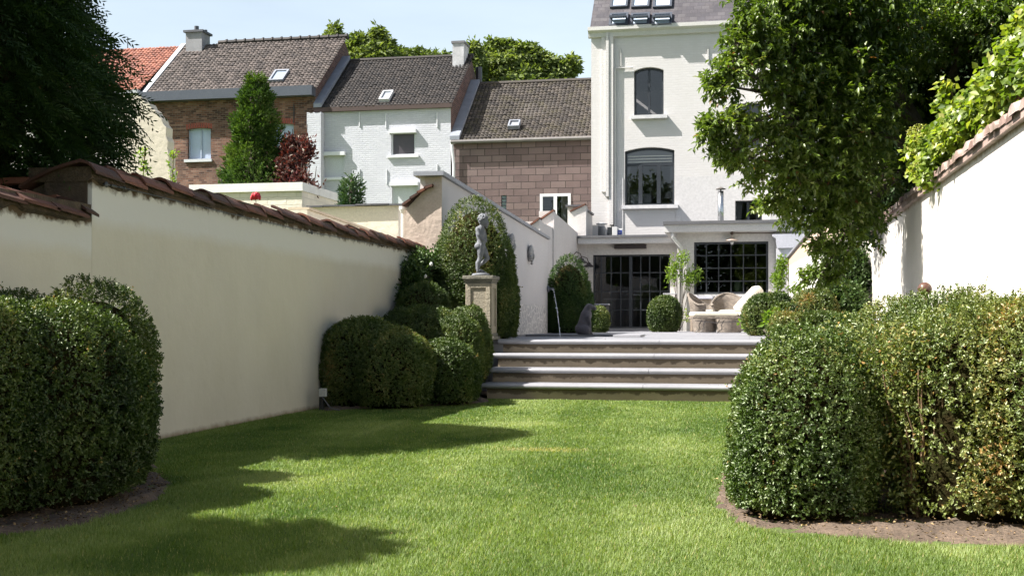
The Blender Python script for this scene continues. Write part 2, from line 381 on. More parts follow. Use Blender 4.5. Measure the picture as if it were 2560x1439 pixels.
def soil(poly, name='soil_bed'):
    poly = smoothpoly(poly)
    xs = [p[0] for p in poly]; ys = [p[1] for p in poly]; st = .05
    X, Y = np.meshgrid(np.arange(min(xs), max(xs)+st, st), np.arange(min(ys), max(ys)+st, st)); sh = X.shape
    x, y = X.ravel(), Y.ravel(); ins = inpoly(x, y, poly)
    p = np.stack([x, y, 0*x], 1); e = snoise(p, 9., 3, 3)
    z = np.where(ins, .012+.016*e+.009*RNG.normal(size=len(x)), -.03)
    idx = np.arange(len(x)).reshape(sh); q = np.stack([idx[:-1, :-1], idx[:-1, 1:], idx[1:, 1:], idx[1:, :-1]], -1).reshape(-1, 4)
    q = q[ins[q].any(1)]
    o = npmesh(name, [(np.stack([x, y, z], 1), q, 0, RNG.random(len(q)))], [SOILM]); o.data.polygons.foreach_set('use_smooth', [True]*len(o.data.polygons)); return kind(o, 'structure')
soil(SOILR); soil(SOILL); soil(SOILM2)
# crumbs, dead leaves and twigs on the bare soil
def litter():
    pos = []
    for poly in (SOILR, SOILL):
        sp = smoothpoly(poly); n = 5200; xs = [p[0] for p in sp]; ys = [p[1] for p in sp]
        x = RNG.uniform(min(xs), max(xs), n); y = RNG.uniform(min(ys), max(ys), n); k = inpoly(x, y, sp); pos.append(np.stack([x[k], y[k], np.full(k.sum(), .028)], 1))
    p = np.concatenate(pos); n = len(p); ax = rdir(n)*np.array([1, 1, .25])
    xl = RNG.uniform(-3.6, 1.6, 46); yl = RNG.uniform(4.4, 12.8, 46); xs_ = RNG.uniform(-2.9, 1.2, 26); ks = RNG.integers(0, 4, 26); pos.append(np.stack([xl, yl, np.full(46, .024)], 1)); pos.append(np.stack([xs_, STEP_Y+TREAD*ks+.08+.25*RNG.random(26), .173+RIS*ks+.004], 1)); p = np.concatenate(pos); n = len(p); ax = rdir(n)*np.array([1, 1, .2])
    o = npmesh('fallen_leaves', [leafset(p, ax, np.array([0, 0, 1.])+.5*rdir(n), .008+.014*RNG.random(n)**2, .010, RNG.random(n)**1.6, 0)], [leafmat('dead leaf', [(0, (.06, .04, .025)), (.6, (.22, .15, .09)), (1, (.42, .30, .14))], .1, .03)])
    kind(o, 'stuff', 'brown fallen leaves and crumbs scattered on the bare soil beds')
litter()

# ---- lawn blades
def lawn():
    n = 1300000
    # more blades near the camera
    y0, y1 = 2.2, 13.15; u = RNG.random(n); y = (y0**-.5+(y1**-.5-y0**-.5)*u)**-2
    x = RNG.uniform(XL+.02, XR-.02, n)
    q0_ = np.stack([x, y, 0*x], 1); jx_ = .06*snoise(q0_, 9, 91, 4)+.014*RNG.normal(size=n); jy_ = .06*snoise(q0_+4, 9, 92, 4)+.014*RNG.normal(size=n)
    keep = ~inpoly(x+jx_, y+jy_, smoothpoly(SOILL)) & ~inpoly(x+jx_, y+jy_, smoothpoly(SOILR)) & ~inpoly(x+jx_, y+jy_, smoothpoly(SOILM2)) | (RNG.random(n) < .012+.05*np.clip(snoise(q0_+7, 7, 93, 3)-.5, 0, 1))
    # only what the place's viewers can see from a step around the camera
    d = -SA*x+CA*y; l = CA*x+SA*y; keep &= (np.abs(l) < .52*d+.8)
    x, y, d = x[keep], y[keep], d[keep]; n = len(x)
    p0 = np.stack([x, y, np.zeros(n)], 1)
    big = snoise(p0, 2.0, 11, 3); mid = snoise(p0, 9., 12, 2); stripe = np.tanh(2*np.sin((x*.93+y*.10)*math.pi/.55+.8*mid))
    dry = np.exp(-(((x+1.37)/.30)**4+((y-7.95)/.13)**4))*(.6+.8*RNG.random(n))
    h = (.009+.011*RNG.random(n))*(1+.25*mid)*(1-.4*dry); wd = .0010+.00055*d
    az = RNG.random(n)*2*math.pi; lean = .25+.6*RNG.random(n)
    dx, dy = np.cos(az), np.sin(az)
    lx = dx*lean*h+.0; ly = dy*lean*h+stripe*.10*h
    v = np.empty((n, 3, 3)); v[:, 0] = p0; v[:, 1] = p0
    v[:, 0, 0] -= -dy*wd/2; v[:, 0, 1] -= dx*wd/2; v[:, 1, 0] += -dy*wd/2; v[:, 1, 1] += dx*wd/2
    v[:, 2] = p0+np.stack([lx, ly, h], 1)
    patch = np.clip(snoise(p0+3., 4.5, 31, 3)-.35, 0, 1)*.9; yel = np.clip(snoise(p0+9., 3.1, 33, 3)-.45, 0, 1)*.8
    r = np.clip(.42+.19*big-patch*.5+yel*.5+.09*mid+.11*stripe+.20*np.exp(-((((x*.985+y*.03)/.58) % 1-.5)*.58/.045)**2)*(.5+.5*np.sin(y*1.1+x*3))+.14*RNG.normal(size=n), 0, .9)
    r = np.where((RNG.random(n) < .03) | (RNG.random(n) < dry*.75), .97, r)
    f = np.arange(n*3).reshape(n, 3)
    m = leafmat('grass blade', [(0, (.070, .130, .030)), (.35, (.130, .192, .050)), (.65, (.195, .262, .080)), (.9, (.30, .35, .15)), (1, (.42, .35, .16))], .35, .04, .5)
    o = npmesh('lawn', [(v.reshape(-1, 3), f, 0, r)], [m]); kind(o, 'stuff', 'short mown green lawn with faint mowing stripes')
lawn()

# ---- terrace and pool
STONE = brick('bluestone paving', [(.19, .19, .205), (.225, .225, .24), (.25, .25, .262)], (.15, .15, .158), .9, .6, .008, .15, .55, .15, .5, 0)
TY0 = STEP_Y+3*TREAD
PX0, PX1, PY0, PY1 = -3.95, -1.72, 17.6, 21.2
t = MB()
t.box(-5.1, 2.6, TY0+.05, PY0, 0.003, ZT); t.box(-5.1, PX0, PY0, PY1, .003, ZT); t.box(PX1, 2.6, PY0, PY1, .003, ZT); t.box(-5.1, 2.6, PY1, 40, .003, ZT)
kind(t.build('terrace', STONE), 'structure')
t = MB(); t.box(PX0, PX1, PY0, PY1, .2, .3); kind(t.build('pool_basin', surf('pool dark', (.03, .04, .06), (.02, .025, .035), .4)), 'structure')
wm = bpy.data.materials.new('pool water'); tt, oo = nodes(wm); pp = tt.nodes.new('ShaderNodeBsdfPrincipled'); pp.inputs['Base Color'].default_value = (.03, .045, .06, 1)
pp.inputs['Roughness'].default_value = .03; g = obco(tt); wn = noise(tt, 9, 3, .5, g.outputs['Object']); wb = tt.nodes.new('ShaderNodeBump'); wb.inputs['Strength'].default_value = .25; wb.inputs['Distance'].default_value = .02
L(tt, wn.outputs[0], wb.inputs['Height']); L(tt, wb.outputs[0], pp.inputs['Normal']); L(tt, pp.outputs[0], oo.inputs[0])
t = MB(); t.box(PX0+.002, PX1-.002, PY0+.002, PY1-.002, .31, ZT-.06); kind(t.build('pool_water', wm), 'structure')
c = at_d(1598, 840, 17.9)
t = MB(); t.box(-1.95, -1.55, 17.4, 18.1, ZT+.003, ZT+.035); tag(t.build('stone_slab', surf('slab grey', (.42, .42, .45), (.36, .36, .38), .6)), 'thin grey stone slab lying at the right end of the dark pool', 'slab')

# ---- steps: rounded bluestone treads on stained rendered risers
st = thing('garden_steps', 'wide flight of four stone steps with rounded bluestone nosings, rising from the lawn', 'steps', (-.5, STEP_Y, 0))
TRM = surf('tread stone', (.225, .225, .24), (.285, .285, .30), .45, 1.2, .08, 60., fine=.08)
def risermat():
    m = bpy.data.materials.new('stained riser'); t, o = nodes(m); g = obco(t)
    n = noise(t, 2.5, 6, .7, g.outputs['Object']); base = ramp(t, n.outputs[0], [(.3, (.33, .27, .19)), (.7, (.23, .185, .13))])
    a = t.nodes.new('ShaderNodeUVMap'); sp = t.nodes.new('ShaderNodeSeparateXYZ'); L(t, a.outputs[0], sp.inputs[0])
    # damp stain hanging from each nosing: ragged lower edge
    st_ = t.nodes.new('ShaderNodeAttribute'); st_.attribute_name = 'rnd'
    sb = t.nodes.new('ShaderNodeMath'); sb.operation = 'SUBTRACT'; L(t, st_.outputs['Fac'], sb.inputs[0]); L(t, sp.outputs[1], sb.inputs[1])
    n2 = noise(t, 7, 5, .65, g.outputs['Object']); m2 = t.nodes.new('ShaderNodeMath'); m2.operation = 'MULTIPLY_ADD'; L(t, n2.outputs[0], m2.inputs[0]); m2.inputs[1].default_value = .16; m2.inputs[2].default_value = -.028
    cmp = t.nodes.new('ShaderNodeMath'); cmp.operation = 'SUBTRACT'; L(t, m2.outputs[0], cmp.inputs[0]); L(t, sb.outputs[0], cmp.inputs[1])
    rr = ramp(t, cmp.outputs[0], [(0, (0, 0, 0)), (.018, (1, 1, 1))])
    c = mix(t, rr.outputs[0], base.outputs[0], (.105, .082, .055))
    p = t.nodes.new('ShaderNodeBsdfPrincipled'); L(t, c, p.inputs['Base Color']); p.inputs['Roughness'].default_value = .85
    L(t, p.outputs[0], o.inputs[0]); return m
RM = risermat()
JX = [-3.0, -1.05, .9, 2.4]
for k in range(4):
    z1 = .173+RIS*k; y = STEP_Y+TREAD*k; x0 = STEP_X0-.02*k; z0 = 0.002 if k == 0 else z1-RIS
    r = MB(); r.box(x0+.06, XR, y+.045, y+.2, z0, z1-.058, r=z1-.058); r.build('riser', RM, st)
    xs = [x0, -1.15+.03*k, .62, XR]
    for i in range(3):
        th = .056; R_ = th/2
        prof = [(y+.9 if k == 3 else y+TREAD+.055, z1), (y+R_, z1)]
        prof = [(y+.2 if k == 3 else y+TREAD+.04, z1)] + [(y+R_-R_*math.sin(a), z1-R_+R_*math.cos(a)) for a in np.linspace(0, math.pi, 9)] + [(y+.2 if k == 3 else y+TREAD+.04, z1-th)]
        q = MB(); q.prism(prof, 'x', xs[i]+.002, xs[i+1]-.002); o = q.build('tread', TRM, st)

# ============================================================ WALLS
def wallmat(name, base, band, topz=None, bandw=.28, dirt=(.10, .07, .04), foot=None):
    m = bpy.data.materials.new(name); t, o = nodes(m); g = obco(t)
    n = noise(t, .8, 6, .6, g.outputs['Object']); r = ramp(t, n.outputs[0], [(.3, base), (.7, tuple(x*.90 for x in base))])
    mpv = t.nodes.new('ShaderNodeMapping'); mpv.inputs['Scale'].default_value = (1.2, 1.2, .5); L(t, g.outputs['Object'], mpv.inputs[0]); nv = noise(t, 1.6, 5, .65, mpv.outputs[0]); rv = ramp(t, nv.outputs[0], [(.36, (.965, .96, .94)), (.62, (1, 1, 1))])
    nb_ = noise(t, .35, 3, .5, g.outputs['Object']); rb_ = ramp(t, nb_.outputs[0], [(.42, (.93, .93, .94)), (.56, (1.03, 1.02, 1.0))])
    c = mix(t, 1., mix(t, 1., r.outputs[0], rv.outputs[0], 'MULTIPLY'), rb_.outputs[0], 'MULTIPLY'); sp = t.nodes.new('ShaderNodeSeparateXYZ'); uvn = t.nodes.new('ShaderNodeUVMap'); L(t, uvn.outputs[0], sp.inputs[0])
    def mask(lo, hi, nscale, amp):
        nn = noise(t, nscale, 5, .65, g.outputs['Object']); ma = t.nodes.new('ShaderNodeMath'); ma.operation = 'MULTIPLY_ADD'; L(t, nn.outputs[0], ma.inputs[0]); ma.inputs[1].default_value = amp
        L(t, sp.outputs[1], ma.inputs[2]); mr = t.nodes.new('ShaderNodeMapRange'); L(t, ma.outputs[0], mr.inputs[0]); mr.inputs[1].default_value = lo+amp/2; mr.inputs[2].default_value = hi+amp/2; return mr.outputs[0]
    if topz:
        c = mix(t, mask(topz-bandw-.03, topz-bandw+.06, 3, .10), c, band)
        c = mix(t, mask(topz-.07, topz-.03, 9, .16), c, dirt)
    if foot: 
        c = mix(t, mask(.05, .0, 8, .07), c, foot)
    p = t.nodes.new('ShaderNodeBsdfPrincipled'); L(t, c, p.inputs['Base Color']); p.inputs['Roughness'].default_value = .9; p.inputs['Specular IOR Level'].default_value = .2
    b = t.nodes.new('ShaderNodeBump'); b.inputs['Strength'].default_value = .25; b.inputs['Distance'].default_value = .03
    bn = noise(t, 5, 7, .6, g.outputs['Object']); L(t, bn.outputs[0], b.inputs['Height']); L(t, b.outputs[0], p.inputs['Normal'])
    L(t, p.outputs[0], o.inputs[0]); return m
YJ = on_x(230, 500, XL).y
TC = tilemat('terracotta coping', [(0, (.060, .026, .016)), (.5, (.125, .046, .026)), (1, (.21, .082, .045))], .8, moss=(.05, .035, .02))
def coping(parent, x0, x1, y0, y1, z, step, mat_, drop=.05, dropl=None, name='tile_coping', ridge=.5, hgt=.09, jit=.012, mortar=None):
    """overlapping tiles laid along a wall, a crooked course of its own"""
    m = MB(); y = y0; i = 0
    while y < y1-.05:
        ln = min(step*(.9+.2*random.random()), y1-y); j = lambda: random.uniform(-jit, jit); xm = x0+(x1-x0)*ridge
        for sx, (xa, xb) in ((0, (x0, xm)), (1, (xm, x1))):
            oz = j(); za, zb = (z-(dropl or drop), z+hgt) if sx == 0 else (z+hgt, z-drop); pr = []
            K = 6
            for k in range(K+1):
                f = k/K; xx = xa+(xb-xa)*f; zz = za+(zb-za)*f+.022*math.sin(math.pi*f)+oz; pr.append((xx, zz))
            a0 = y-.035; a1 = y+ln; th = .02; hi = .024
            vs = [(q[0], a0, q[1]+hi) for q in pr]+[(q[0], a1, q[1]) for q in pr]+[(q[0], a0, q[1]+hi-th) for q in pr]+[(q[0], a1, q[1]-th) for q in pr]
            n = K+1; fs = []
            for k in range(K): fs += [(k, k+1, n+k+1, n+k), (2*n+k+1, 2*n+k, 3*n+k, 3*n+k+1), (2*n+k, 2*n+k+1, k+1, k), (3*n+k+1, 3*n+k, n+k, n+k+1)]
            fs += [(0, n, 3*n, 2*n), (K, 2*n+K, 3*n+K, n+K)]
            m.add(vs, fs)
        y += ln; i += 1
    o = m.build(name, mat_, parent)
    if mortar:
        b = MB(); ys = np.arange(y0, y1, .018); q_ = np.stack([ys, ys*0, ys*0], 1); n1 = snoise(q_, 9, 71, 4); n2_ = snoise(q_+5, 14, 72, 4)
        lo = z-drop-.045-.03*np.clip(n1, -.6, 1.5)-.012*n2_; ou = x1-.045+.012*n2_
        vs = []
        for i_, a in enumerate(ys): vs += [(x0+.05, a, z+.03), (ou[i_], a, z+.03), (ou[i_], a, lo[i_]+.02), (ou[i_]-.03, a, lo[i_]), (x0+.05, a, lo[i_])]
        b.add(vs, [(5*i_+j_, 5*i_+5+j_, 5*i_+5+(j_+1) % 5, 5*i_+(j_+1) % 5) for i_ in range(len(ys)-1) for j_ in range(5)]+[(0, 1, 2, 3, 4), tuple(5*(len(ys)-1)+j_ for j_ in range(5))[::-1]])
        b.build('mortar_bed', mortar, parent)
    return o
MORT = surf('mossy mortar', (.12, .085, .05), (.04, .028, .018), .95, 9., .8, 30., fine=.5)
# left wall: near low length, then the tall length with its own coping
ZW = 1.80; ZL = 1.55
PAR = (.635, .59, .485)
wl = thing('garden_wall', 'cream rendered garden wall on the left in shade, tall length topped with mossy terracotta tiles', 'wall', (XL-.15, 11.5, 0))
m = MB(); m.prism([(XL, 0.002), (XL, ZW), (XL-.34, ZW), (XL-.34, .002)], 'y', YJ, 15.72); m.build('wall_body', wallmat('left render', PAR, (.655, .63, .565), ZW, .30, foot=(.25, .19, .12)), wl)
coping(wl, XL-.50, XL+.06, YJ-.02, 15.75, ZW+.05, .36, TC, mortar=MORT, hgt=.042, drop=.03, jit=.016, ridge=.80, dropl=.12)
m = MB(); m.box(XL-.338, XL-.03, YJ-.012, YJ-.002, ZL+.05, ZW-.01); m.build('dirty_end', surf('sooty wall end', (.09, .065, .04), (.035, .025, .018), .95, 7, .6), wl)
wl2 = thing('garden_wall', 'low near length of cream garden wall at the left edge with red tile coping, below the taller length', 'wall', (XL-.15, 3, 0))
m = MB(); m.box(XL-.30, XL, -4, YJ-.003, .002, ZL); m.build('wall_body', wallmat('left render low', PAR, (.655, .63, .565), ZL, .25, foot=(.25, .19, .12)), wl2)
coping(wl2, XL-.36, XL+.07, -4, YJ-.03, ZL+.045, .34, TC, mortar=MORT, hgt=.05, drop=.035, jit=.016)
# lean-to roof end that rises behind the low wall
lt = thing('lean_to', 'dark end of a tiled lean-to roof behind the low wall, sloping down to the left', 'shed', (-4.9, 7.6, 0))
m = MB(); m.prism([(XL-.345, .002), (XL-.345, 1.78), (-5.6, 1.38), (-5.6, .002)], 'y', YJ+.02, YJ+1.6); m.build('wall_body', surf('lean dark wall', (.10, .075, .05), (.05, .04, .03), .95, 4, .6), lt)
m = MB()
for i in range(7):
    x1_ = XL-.44-i*.2; z1_ = 1.86-i*.075
    for j in range(6):
        y_ = YJ-.05+j*.27; e = random.uniform(-.008, .008)
        m.box(x1_-.24, x1_, y_, y_+.262, z1_-.085+e, z1_-.045+e)
m.build('roof_tiles', TC, lt)

# right wall: sunlit, half-round coping tiles
ZR = 2.30
RW = wallmat('right render', (.66, .63, .58), (.64, .60, .55), ZR, .1, dirt=(.42, .33, .25))
wr = thing('garden_wall', 'tall sunlit white garden wall on the right with rounded pinkish coping tiles', 'wall', (XR+.2, 8, 0))
m = MB(); m.box(XR, XR+.32, -4, 20.3, .002, ZR); m.box(1.40, XR, 20.25, 20.55, ZT, ZR-.02); m.build('wall_body', RW, wr)
def round_coping(parent, x0, x1, y0, y1, z, pitch, mat_):
    m = MB(); y = y0
    while y < y1:
        r = pitch*.5*random.uniform(.92, 1.08); e = random.uniform(-.012, .012)
        prof = []
        for k in range(9):
            a = math.pi*k/8; prof.append((y+pitch/2-r*math.cos(a), r*.62*math.sin(a)))
        vs = []
        for xx, dz in ((x0+random.uniform(-.02, .012), 0), ((x0+x1)/2, .10), (x1, .0)):
            vs += [(xx, q[0], z+dz+q[1]+e) for q in prof]
        n = 9; fs = [(a*n+k, a*n+k+1, (a+1)*n+k+1, (a+1)*n+k) for a in range(2) for k in range(n-1)]
        fs += [tuple(range(n))[::-1], tuple(2*n+k for k in range(n))]
        m.add(vs, fs); y += pitch
    m.box(x0+.02, x1-.02, y0, y1, z-.05, z+.02)
    return m.build('tile_coping', mat_, parent)
RT = tilemat('weathered pink coping', [(0, (.20, .12, .10)), (.5, (.36, .25, .21)), (1, (.52, .42, .38))], .6, moss=(.10, .085, .05))
round_coping(wr, XR-.07, XR+.40, -4, 20.3, ZR+.02, .23, RT)
# second white wall beyond, running from the corner to the garden room
w4 = thing('garden_wall', 'white garden wall beside the terrace between the tree and the garden room', 'wall', (1.2, 25, 0))
q0 = (.93, 30.6); q1 = (1.47, 20.56)
def slantwall(m, a, b, z0, za, zb, th):
    d = Vector((b[0]-a[0], b[1]-a[1])).normalized(); nrm = Vector((-d.y, d.x))*th
    a2 = (a[0]+nrm.x, a[1]+nrm.y); b2 = (b[0]+nrm.x, b[1]+nrm.y)
    v = [(a[0], a[1], z0), (b[0], b[1], z0), (b2[0], b2[1], z0), (a2[0], a2[1], z0), (a[0], a[1], za), (b[0], b[1], zb), (b2[0], b2[1], zb), (a2[0], a2[1], za)]
    m.add(v, [(0,3,2,1),(4,5,6,7),(0,1,5,4),(1,2,6,5),(2,3,7,6),(3,0,4,7)])
m = MB(); slantwall(m, q0, q1, ZT, 2.45, 2.95, .3); m.build('wall_body', RW, w4)
m = MB(); slantwall(m, (q0[0]-.05, q0[1]), (q1[0]-.05, q1[1]), 2.453, 2.50, 3.00, .4)
for i in (0, 1, 2, 3): pass
m.v = [(x, y, z if z > 2.46 else (2.453 if i % 8 in (0, 3) else 2.953)) for i, (x, y, z) in enumerate(m.v)]
m.build('slate_coping', surf('slate grey', (.26, .27, .30), (.20, .21, .23), .55), w4)

# left far wall beyond the big topiary: slopes down under a slate coping, rubble band at its foot
XW = -4.0
a0 = on_x(1105, 441, XW); a1 = on_x(1369, 599, XW)
def rubble():
    m = bpy.data.materials.new('white wall with rubble foot'); t, o = nodes(m); g = obco(t)
    n = noise(t, 1., 5, .6, g.outputs['Object']); r = ramp(t, n.outputs[0], [(.3, (.60, .575, .56)), (.7, (.55, .53, .52))])
    v = t.nodes.new('ShaderNodeTexVoronoi'); v.inputs['Scale'].default_value = 7.5; L(t, g.outputs['Object'], v.inputs['Vector']); v.feature = 'DISTANCE_TO_EDGE'
    vc = t.nodes.new('ShaderNodeTexVoronoi'); vc.inputs['Scale'].default_value = 7.5; L(t, g.outputs['Object'], vc.inputs['Vector'])
    n2 = noise(t, 18, 5, .7, g.outputs['Object'])
    sr = ramp(t, n2.outputs[0], [(.42, (.58, .56, .54)), (.62, (.32, .31, .32))])
    e = ramp(t, v.outputs[0], [(.02, (.72, .69, .65)), (.09, (0, 0, 0))]); em = ramp(t, v.outputs[0], [(.03, (0, 0, 0)), (.1, (1, 1, 1))])
    st_ = mix(t, em.outputs[0], (.74, .71, .67), sr.outputs[0])
    uvn = t.nodes.new('ShaderNodeUVMap'); sp = t.nodes.new('ShaderNodeSeparateXYZ'); L(t, uvn.outputs[0], sp.inputs[0])
    n3 = noise(t, 2.4, 3, .6, g.outputs['Object']); ma = t.nodes.new('ShaderNodeMath'); ma.operation = 'MULTIPLY_ADD'; L(t, n3.outputs[0], ma.inputs[0]); ma.inputs[1].default_value = .14; L(t, sp.outputs[1], ma.inputs[2])
    mr = t.nodes.new('ShaderNodeMapRange'); L(t, ma.outputs[0], mr.inputs[0]); mr.inputs[1].default_value = 1.26; mr.inputs[2].default_value = 1.29
    c = mix(t, mr.outputs[0], st_, r.outputs[0])
    p = t.nodes.new('ShaderNodeBsdfPrincipled'); L(t, c, p.inputs['Base Color']); p.inputs['Roughness'].default_value = .9
    b = t.nodes.new('ShaderNodeBump'); b.inputs['Strength'].default_value = .4; b.inputs['Distance'].default_value = .02; L(t, n2.outputs[0], b.inputs['Height']); L(t, b.outputs[0], p.inputs['Normal'])
    L(t, p.outputs[0], o.inputs[0]); return m
w2 = thing('garden_wall', 'pinkish white wall sloping down behind the tall topiary, slate coping on top, rubble stone at its foot', 'wall', (XW-.1, 19, 0))
m = MB(); m.prism([(a0.y, ZT), (a1.y, ZT), (a1.y, a1.z), (a0.y, a0.z)], 'x', XW-.3, XW); m.build('wall_body', rubble(), w2)
SLC = surf('coping slate', (.30, .31, .34), (.23, .24, .27), .5, 3)
m = MB(); m.prism([(a0.y-.12, a0.z+.003), (a1.y+.05, a1.z+.003), (a1.y+.05, a1.z+.055), (a0.y-.12, a0.z+.06)], 'x', XW-.36, XW+.05); m.build('slate_coping', SLC, w2)
# pink-rendered stub with a small tiled shoulder, at the head of that wall
PK = surf('pink render', (.56, .46, .38), (.46, .37, .30), .9, 2.4, .9, 5.)
yP = a0.y-.02
def Pp(px, py): q = on_y(px, py, yP); return (q.x, q.z)
ps = thing('wall_end', 'uneven pink-beige rendered wall end with a sloping tiled shoulder, left of the tall topiary', 'wall', (-4.4, yP, 0))
m = MB(); poly = [(Pp(1012, 700)[0], .5), (XW-.001, .5), (XW-.001, Pp(1105, 441)[1]), Pp(1062, 445), Pp(1066, 470), Pp(1018, 520), Pp(1012, 540)]; m.prism(poly, 'y', yP, yP+.28); m.build('wall_body', PK, ps)
m = MB(); m.prism([Pp(1056, 441), (XW-.0, Pp(1105, 440)[1]), (XW, Pp(1105, 434)[1]), Pp(1054, 435)], 'y', yP-.04, yP+.3); m.build('slate_coping', SLC, ps)
m = MB()
for i in range(4):
    f0, f1 = i/4, (i+1)/4; A0 = (1084-72*f0, 463+50*f0**1.3); A1 = (1084-72*f1-3, 463+50*f1**1.3)
    m.prism([Pp(A0[0], A0[1]+4), Pp(A0[0], A0[1]-2), Pp(A1[0], A1[1]-4), Pp(A1[0], A1[1]+3)], 'y', yP-.07, yP+.32)
m.build('shoulder_tiles', TC, ps)

# stepped white wall beside the doors
XS = -4.8
def Px(px, py, x=XS): q = on_x(px, py, x); return (q.y, q.z)
w3 = thing('garden_wall', 'stepped white wall leading to the glazed doors, with small tiled gables on its steps', 'wall', (XS-.2, 31, 0))
m = MB(); y0_ = a1.y+.001
yA = Px(1382, 560)[0]; zA = Px(1382, 527)[1]
yB = 27.65; zB = EYE+(HY-556)/F*28.4
poly = [(y0_, ZT), (33.9, ZT), (33.9, Px(1463, 592)[1]), (yA, zA), (yA, zA-.42), (yB, zB), (yB, 2.2), (y0_, 2.2)]
m.prism(poly, 'x', XS-.35, XS)
m.box(XS, XW-.3, y0_+.0, y0_+.25, ZT, 2.2)
WP = surf('white pink plaster', (.58, .55, .53), (.54, .51, .49), .9, 1.5, .3, 12.)
m.build('wall_body', WP, w3)
def gable(parent, pl, pm, pr, yy, deep, base=ZT):
    """small frontal gable: left foot, peak, right foot in picture columns"""
    l, mm, r = [on_y(*q, yy) for q in (pl, pm, pr)]
    b = MB(); b.prism([(l.x, base), (r.x, base), (r.x, r.z), (mm.x, mm.z), (l.x, l.z)], 'y', yy, yy+deep); b.build('gable_block', WP, parent)
    b = MB(); b.prism([(l.x-.03, l.z+.003), (mm.x, mm.z+.003), (mm.x, mm.z+.05), (l.x-.03, l.z+.05)], 'y', yy-.04, yy+deep); b.build('gable_tiles', TC, parent)
gable(w3, (1312, 577), (1349, 548), (1350, 549), Px(1345, 500)[0] if False else 27.6, .3)
gable(w3, (1350, 553), (1384, 528), (1385, 529), 29.4, .3)
w5 = thing('garden_wall', 'tall white wall end with a tiled slope beside the roof of the glazed extension', 'wall', (-5.1, 35, 0))
gable(w5, (1428, 530), (1463, 513), (1465, 514), 33.95, .3, base=ZT)
zq = on_y(1465, 514, 33.95).z; zq2 = on_x(1498, 552, XS).z
m = MB(); m.prism([(34.26, ZT), (36.9, ZT), (36.9, zq2), (34.26, zq)], 'x', XS-.35, XS+.03); m.build('wall_body', WP, w5)
m = MB(); m.prism([(34.2, zq+.003), (36.9, zq2+.003), (36.9, zq2+.06), (34.2, zq+.06)], 'x', XS-.4, XS+.08); m.build('coping', surf('dark slate', (.10, .10, .11), (.07, .07, .08), .6), w5)
# ============================================================ BUILDINGS
def facade(m, x0, x1, z0, z1, y, holes, th=.3):
    """front wall (facing -y) with real openings; holes: (xa, xb, za, zb, arch_rise)"""
    xs = sorted({x0, x1, *[h[0] for h in holes], *[h[1] for h in holes]}); zs = sorted({z0, z1, *[h[2] for h in holes], *[h[3] for h in holes]})
    for i in range(len(xs)-1):
        for j in range(len(zs)-1):
            cx, cz = (xs[i]+xs[i+1])/2, (zs[j]+zs[j+1])/2
            if any(h[0] < cx < h[1] and h[2] < cz < h[3] for h in holes): continue
            m.add([(xs[i], y, zs[j]), (xs[i+1], y, zs[j]), (xs[i+1], y, zs[j+1]), (xs[i], y, zs[j+1])], [(0, 1, 2, 3)])
    for h in holes:
        xa, xb, za, zb, ar = h; n = 10
        top = [(xa+(xb-xa)*k/n, zb-ar+ar*(1-(2*k/n-1)**2)) for k in range(n+1)] if ar else [(xa, zb), (xb, zb)]
        if ar:
            for k in range(n):
                p, q = top[k], top[k+1]; m.add([(p[0], y, p[1]), (q[0], y, q[1]), (q[0], y, zb), (p[0], y, zb)], [(0, 1, 2, 3)])
        loop = [(xa, za), (xb, za)]+top[::-1]
        for k in range(len(loop)):
            p, q = loop[k], loop[(k+1) % len(loop)]
            m.add([(p[0], y, p[1]), (q[0], y, q[1]), (q[0], y+th, q[1]), (p[0], y+th, p[1])], [(0, 1, 2, 3)])
def window(parent, x0, x1, z0, z1, y, fm, arch=0, mull=(), trans=(), fw=.06, bar=.045, glass=True, dep=.13, name='window', paneM=None, subs=None):
    """frame > pane (and any extras); sits dep behind the wall face"""
    m = MB(); Y0, Y1 = y+dep, y+dep+.06; n = 12
    if arch:
        base = z1-arch
        out = [(x0+(x1-x0)*k/n, base+arch*(1-(2*k/n-1)**2)) for k in range(n+1)]
        inn = [(x0+fw+(x1-x0-2*fw)*k/n, base-fw*.3+arch*(1-(2*k/n-1)**2)-fw*.7) for k in range(n+1)]
        for k in range(n):
            m.prism([inn[k], inn[k+1], out[k+1], out[k]], 'y', Y0, Y1)
        m.box(x0, x0+fw, Y0, Y1, z0, base-fw*.3); m.box(x1-fw, x1, Y0, Y1, z0, base-fw*.3); m.box(x0+fw, x1-fw, Y0, Y1, z0, z0+fw)
    else:
        m.box(x0, x0+fw, Y0, Y1, z0, z1); m.box(x1-fw, x1, Y0, Y1, z0, z1); m.box(x0+fw, x1-fw, Y0, Y1, z0, z0+fw); m.box(x0+fw, x1-fw, Y0, Y1, z1-fw, z1)
    for f in mull:
        f, b_, zt = f if isinstance(f, tuple) else (f, bar, z1-(fw*1.0 if not arch else fw+.02)); xx = x0+(x1-x0)*f; m.box(xx-b_/2, xx+b_/2, Y0-.008, Y1-.004, z0+fw, zt)
    for f in trans:
        f, b_ = f if isinstance(f, tuple) else (f, bar); zz = z0+(z1-z0)*f; m.box(x0+fw, x1-fw, Y0-.004, Y1-.008, zz-b_/2, zz+b_/2)
    fr = m.build(name, fm, parent)
    if glass:
        g = MB(); yy = Y0+.035
        zt = z1-.02-arch*.0
        if arch: poly = [(x0+.01, z0+.01), (x1-.01, z0+.01)]+[(x, z-.01) for x, z in out[::-1]]
        else: poly = [(x0+.01, z0+.01), (x1-.01, z0+.01), (x1-.01, z1-.01), (x0+.01, z1-.01)]
        g.add([(p[0], yy, p[1]) for p in poly], [tuple(range(len(poly)))]); g.build('pane', paneM or glassmat(), fr)
    return fr
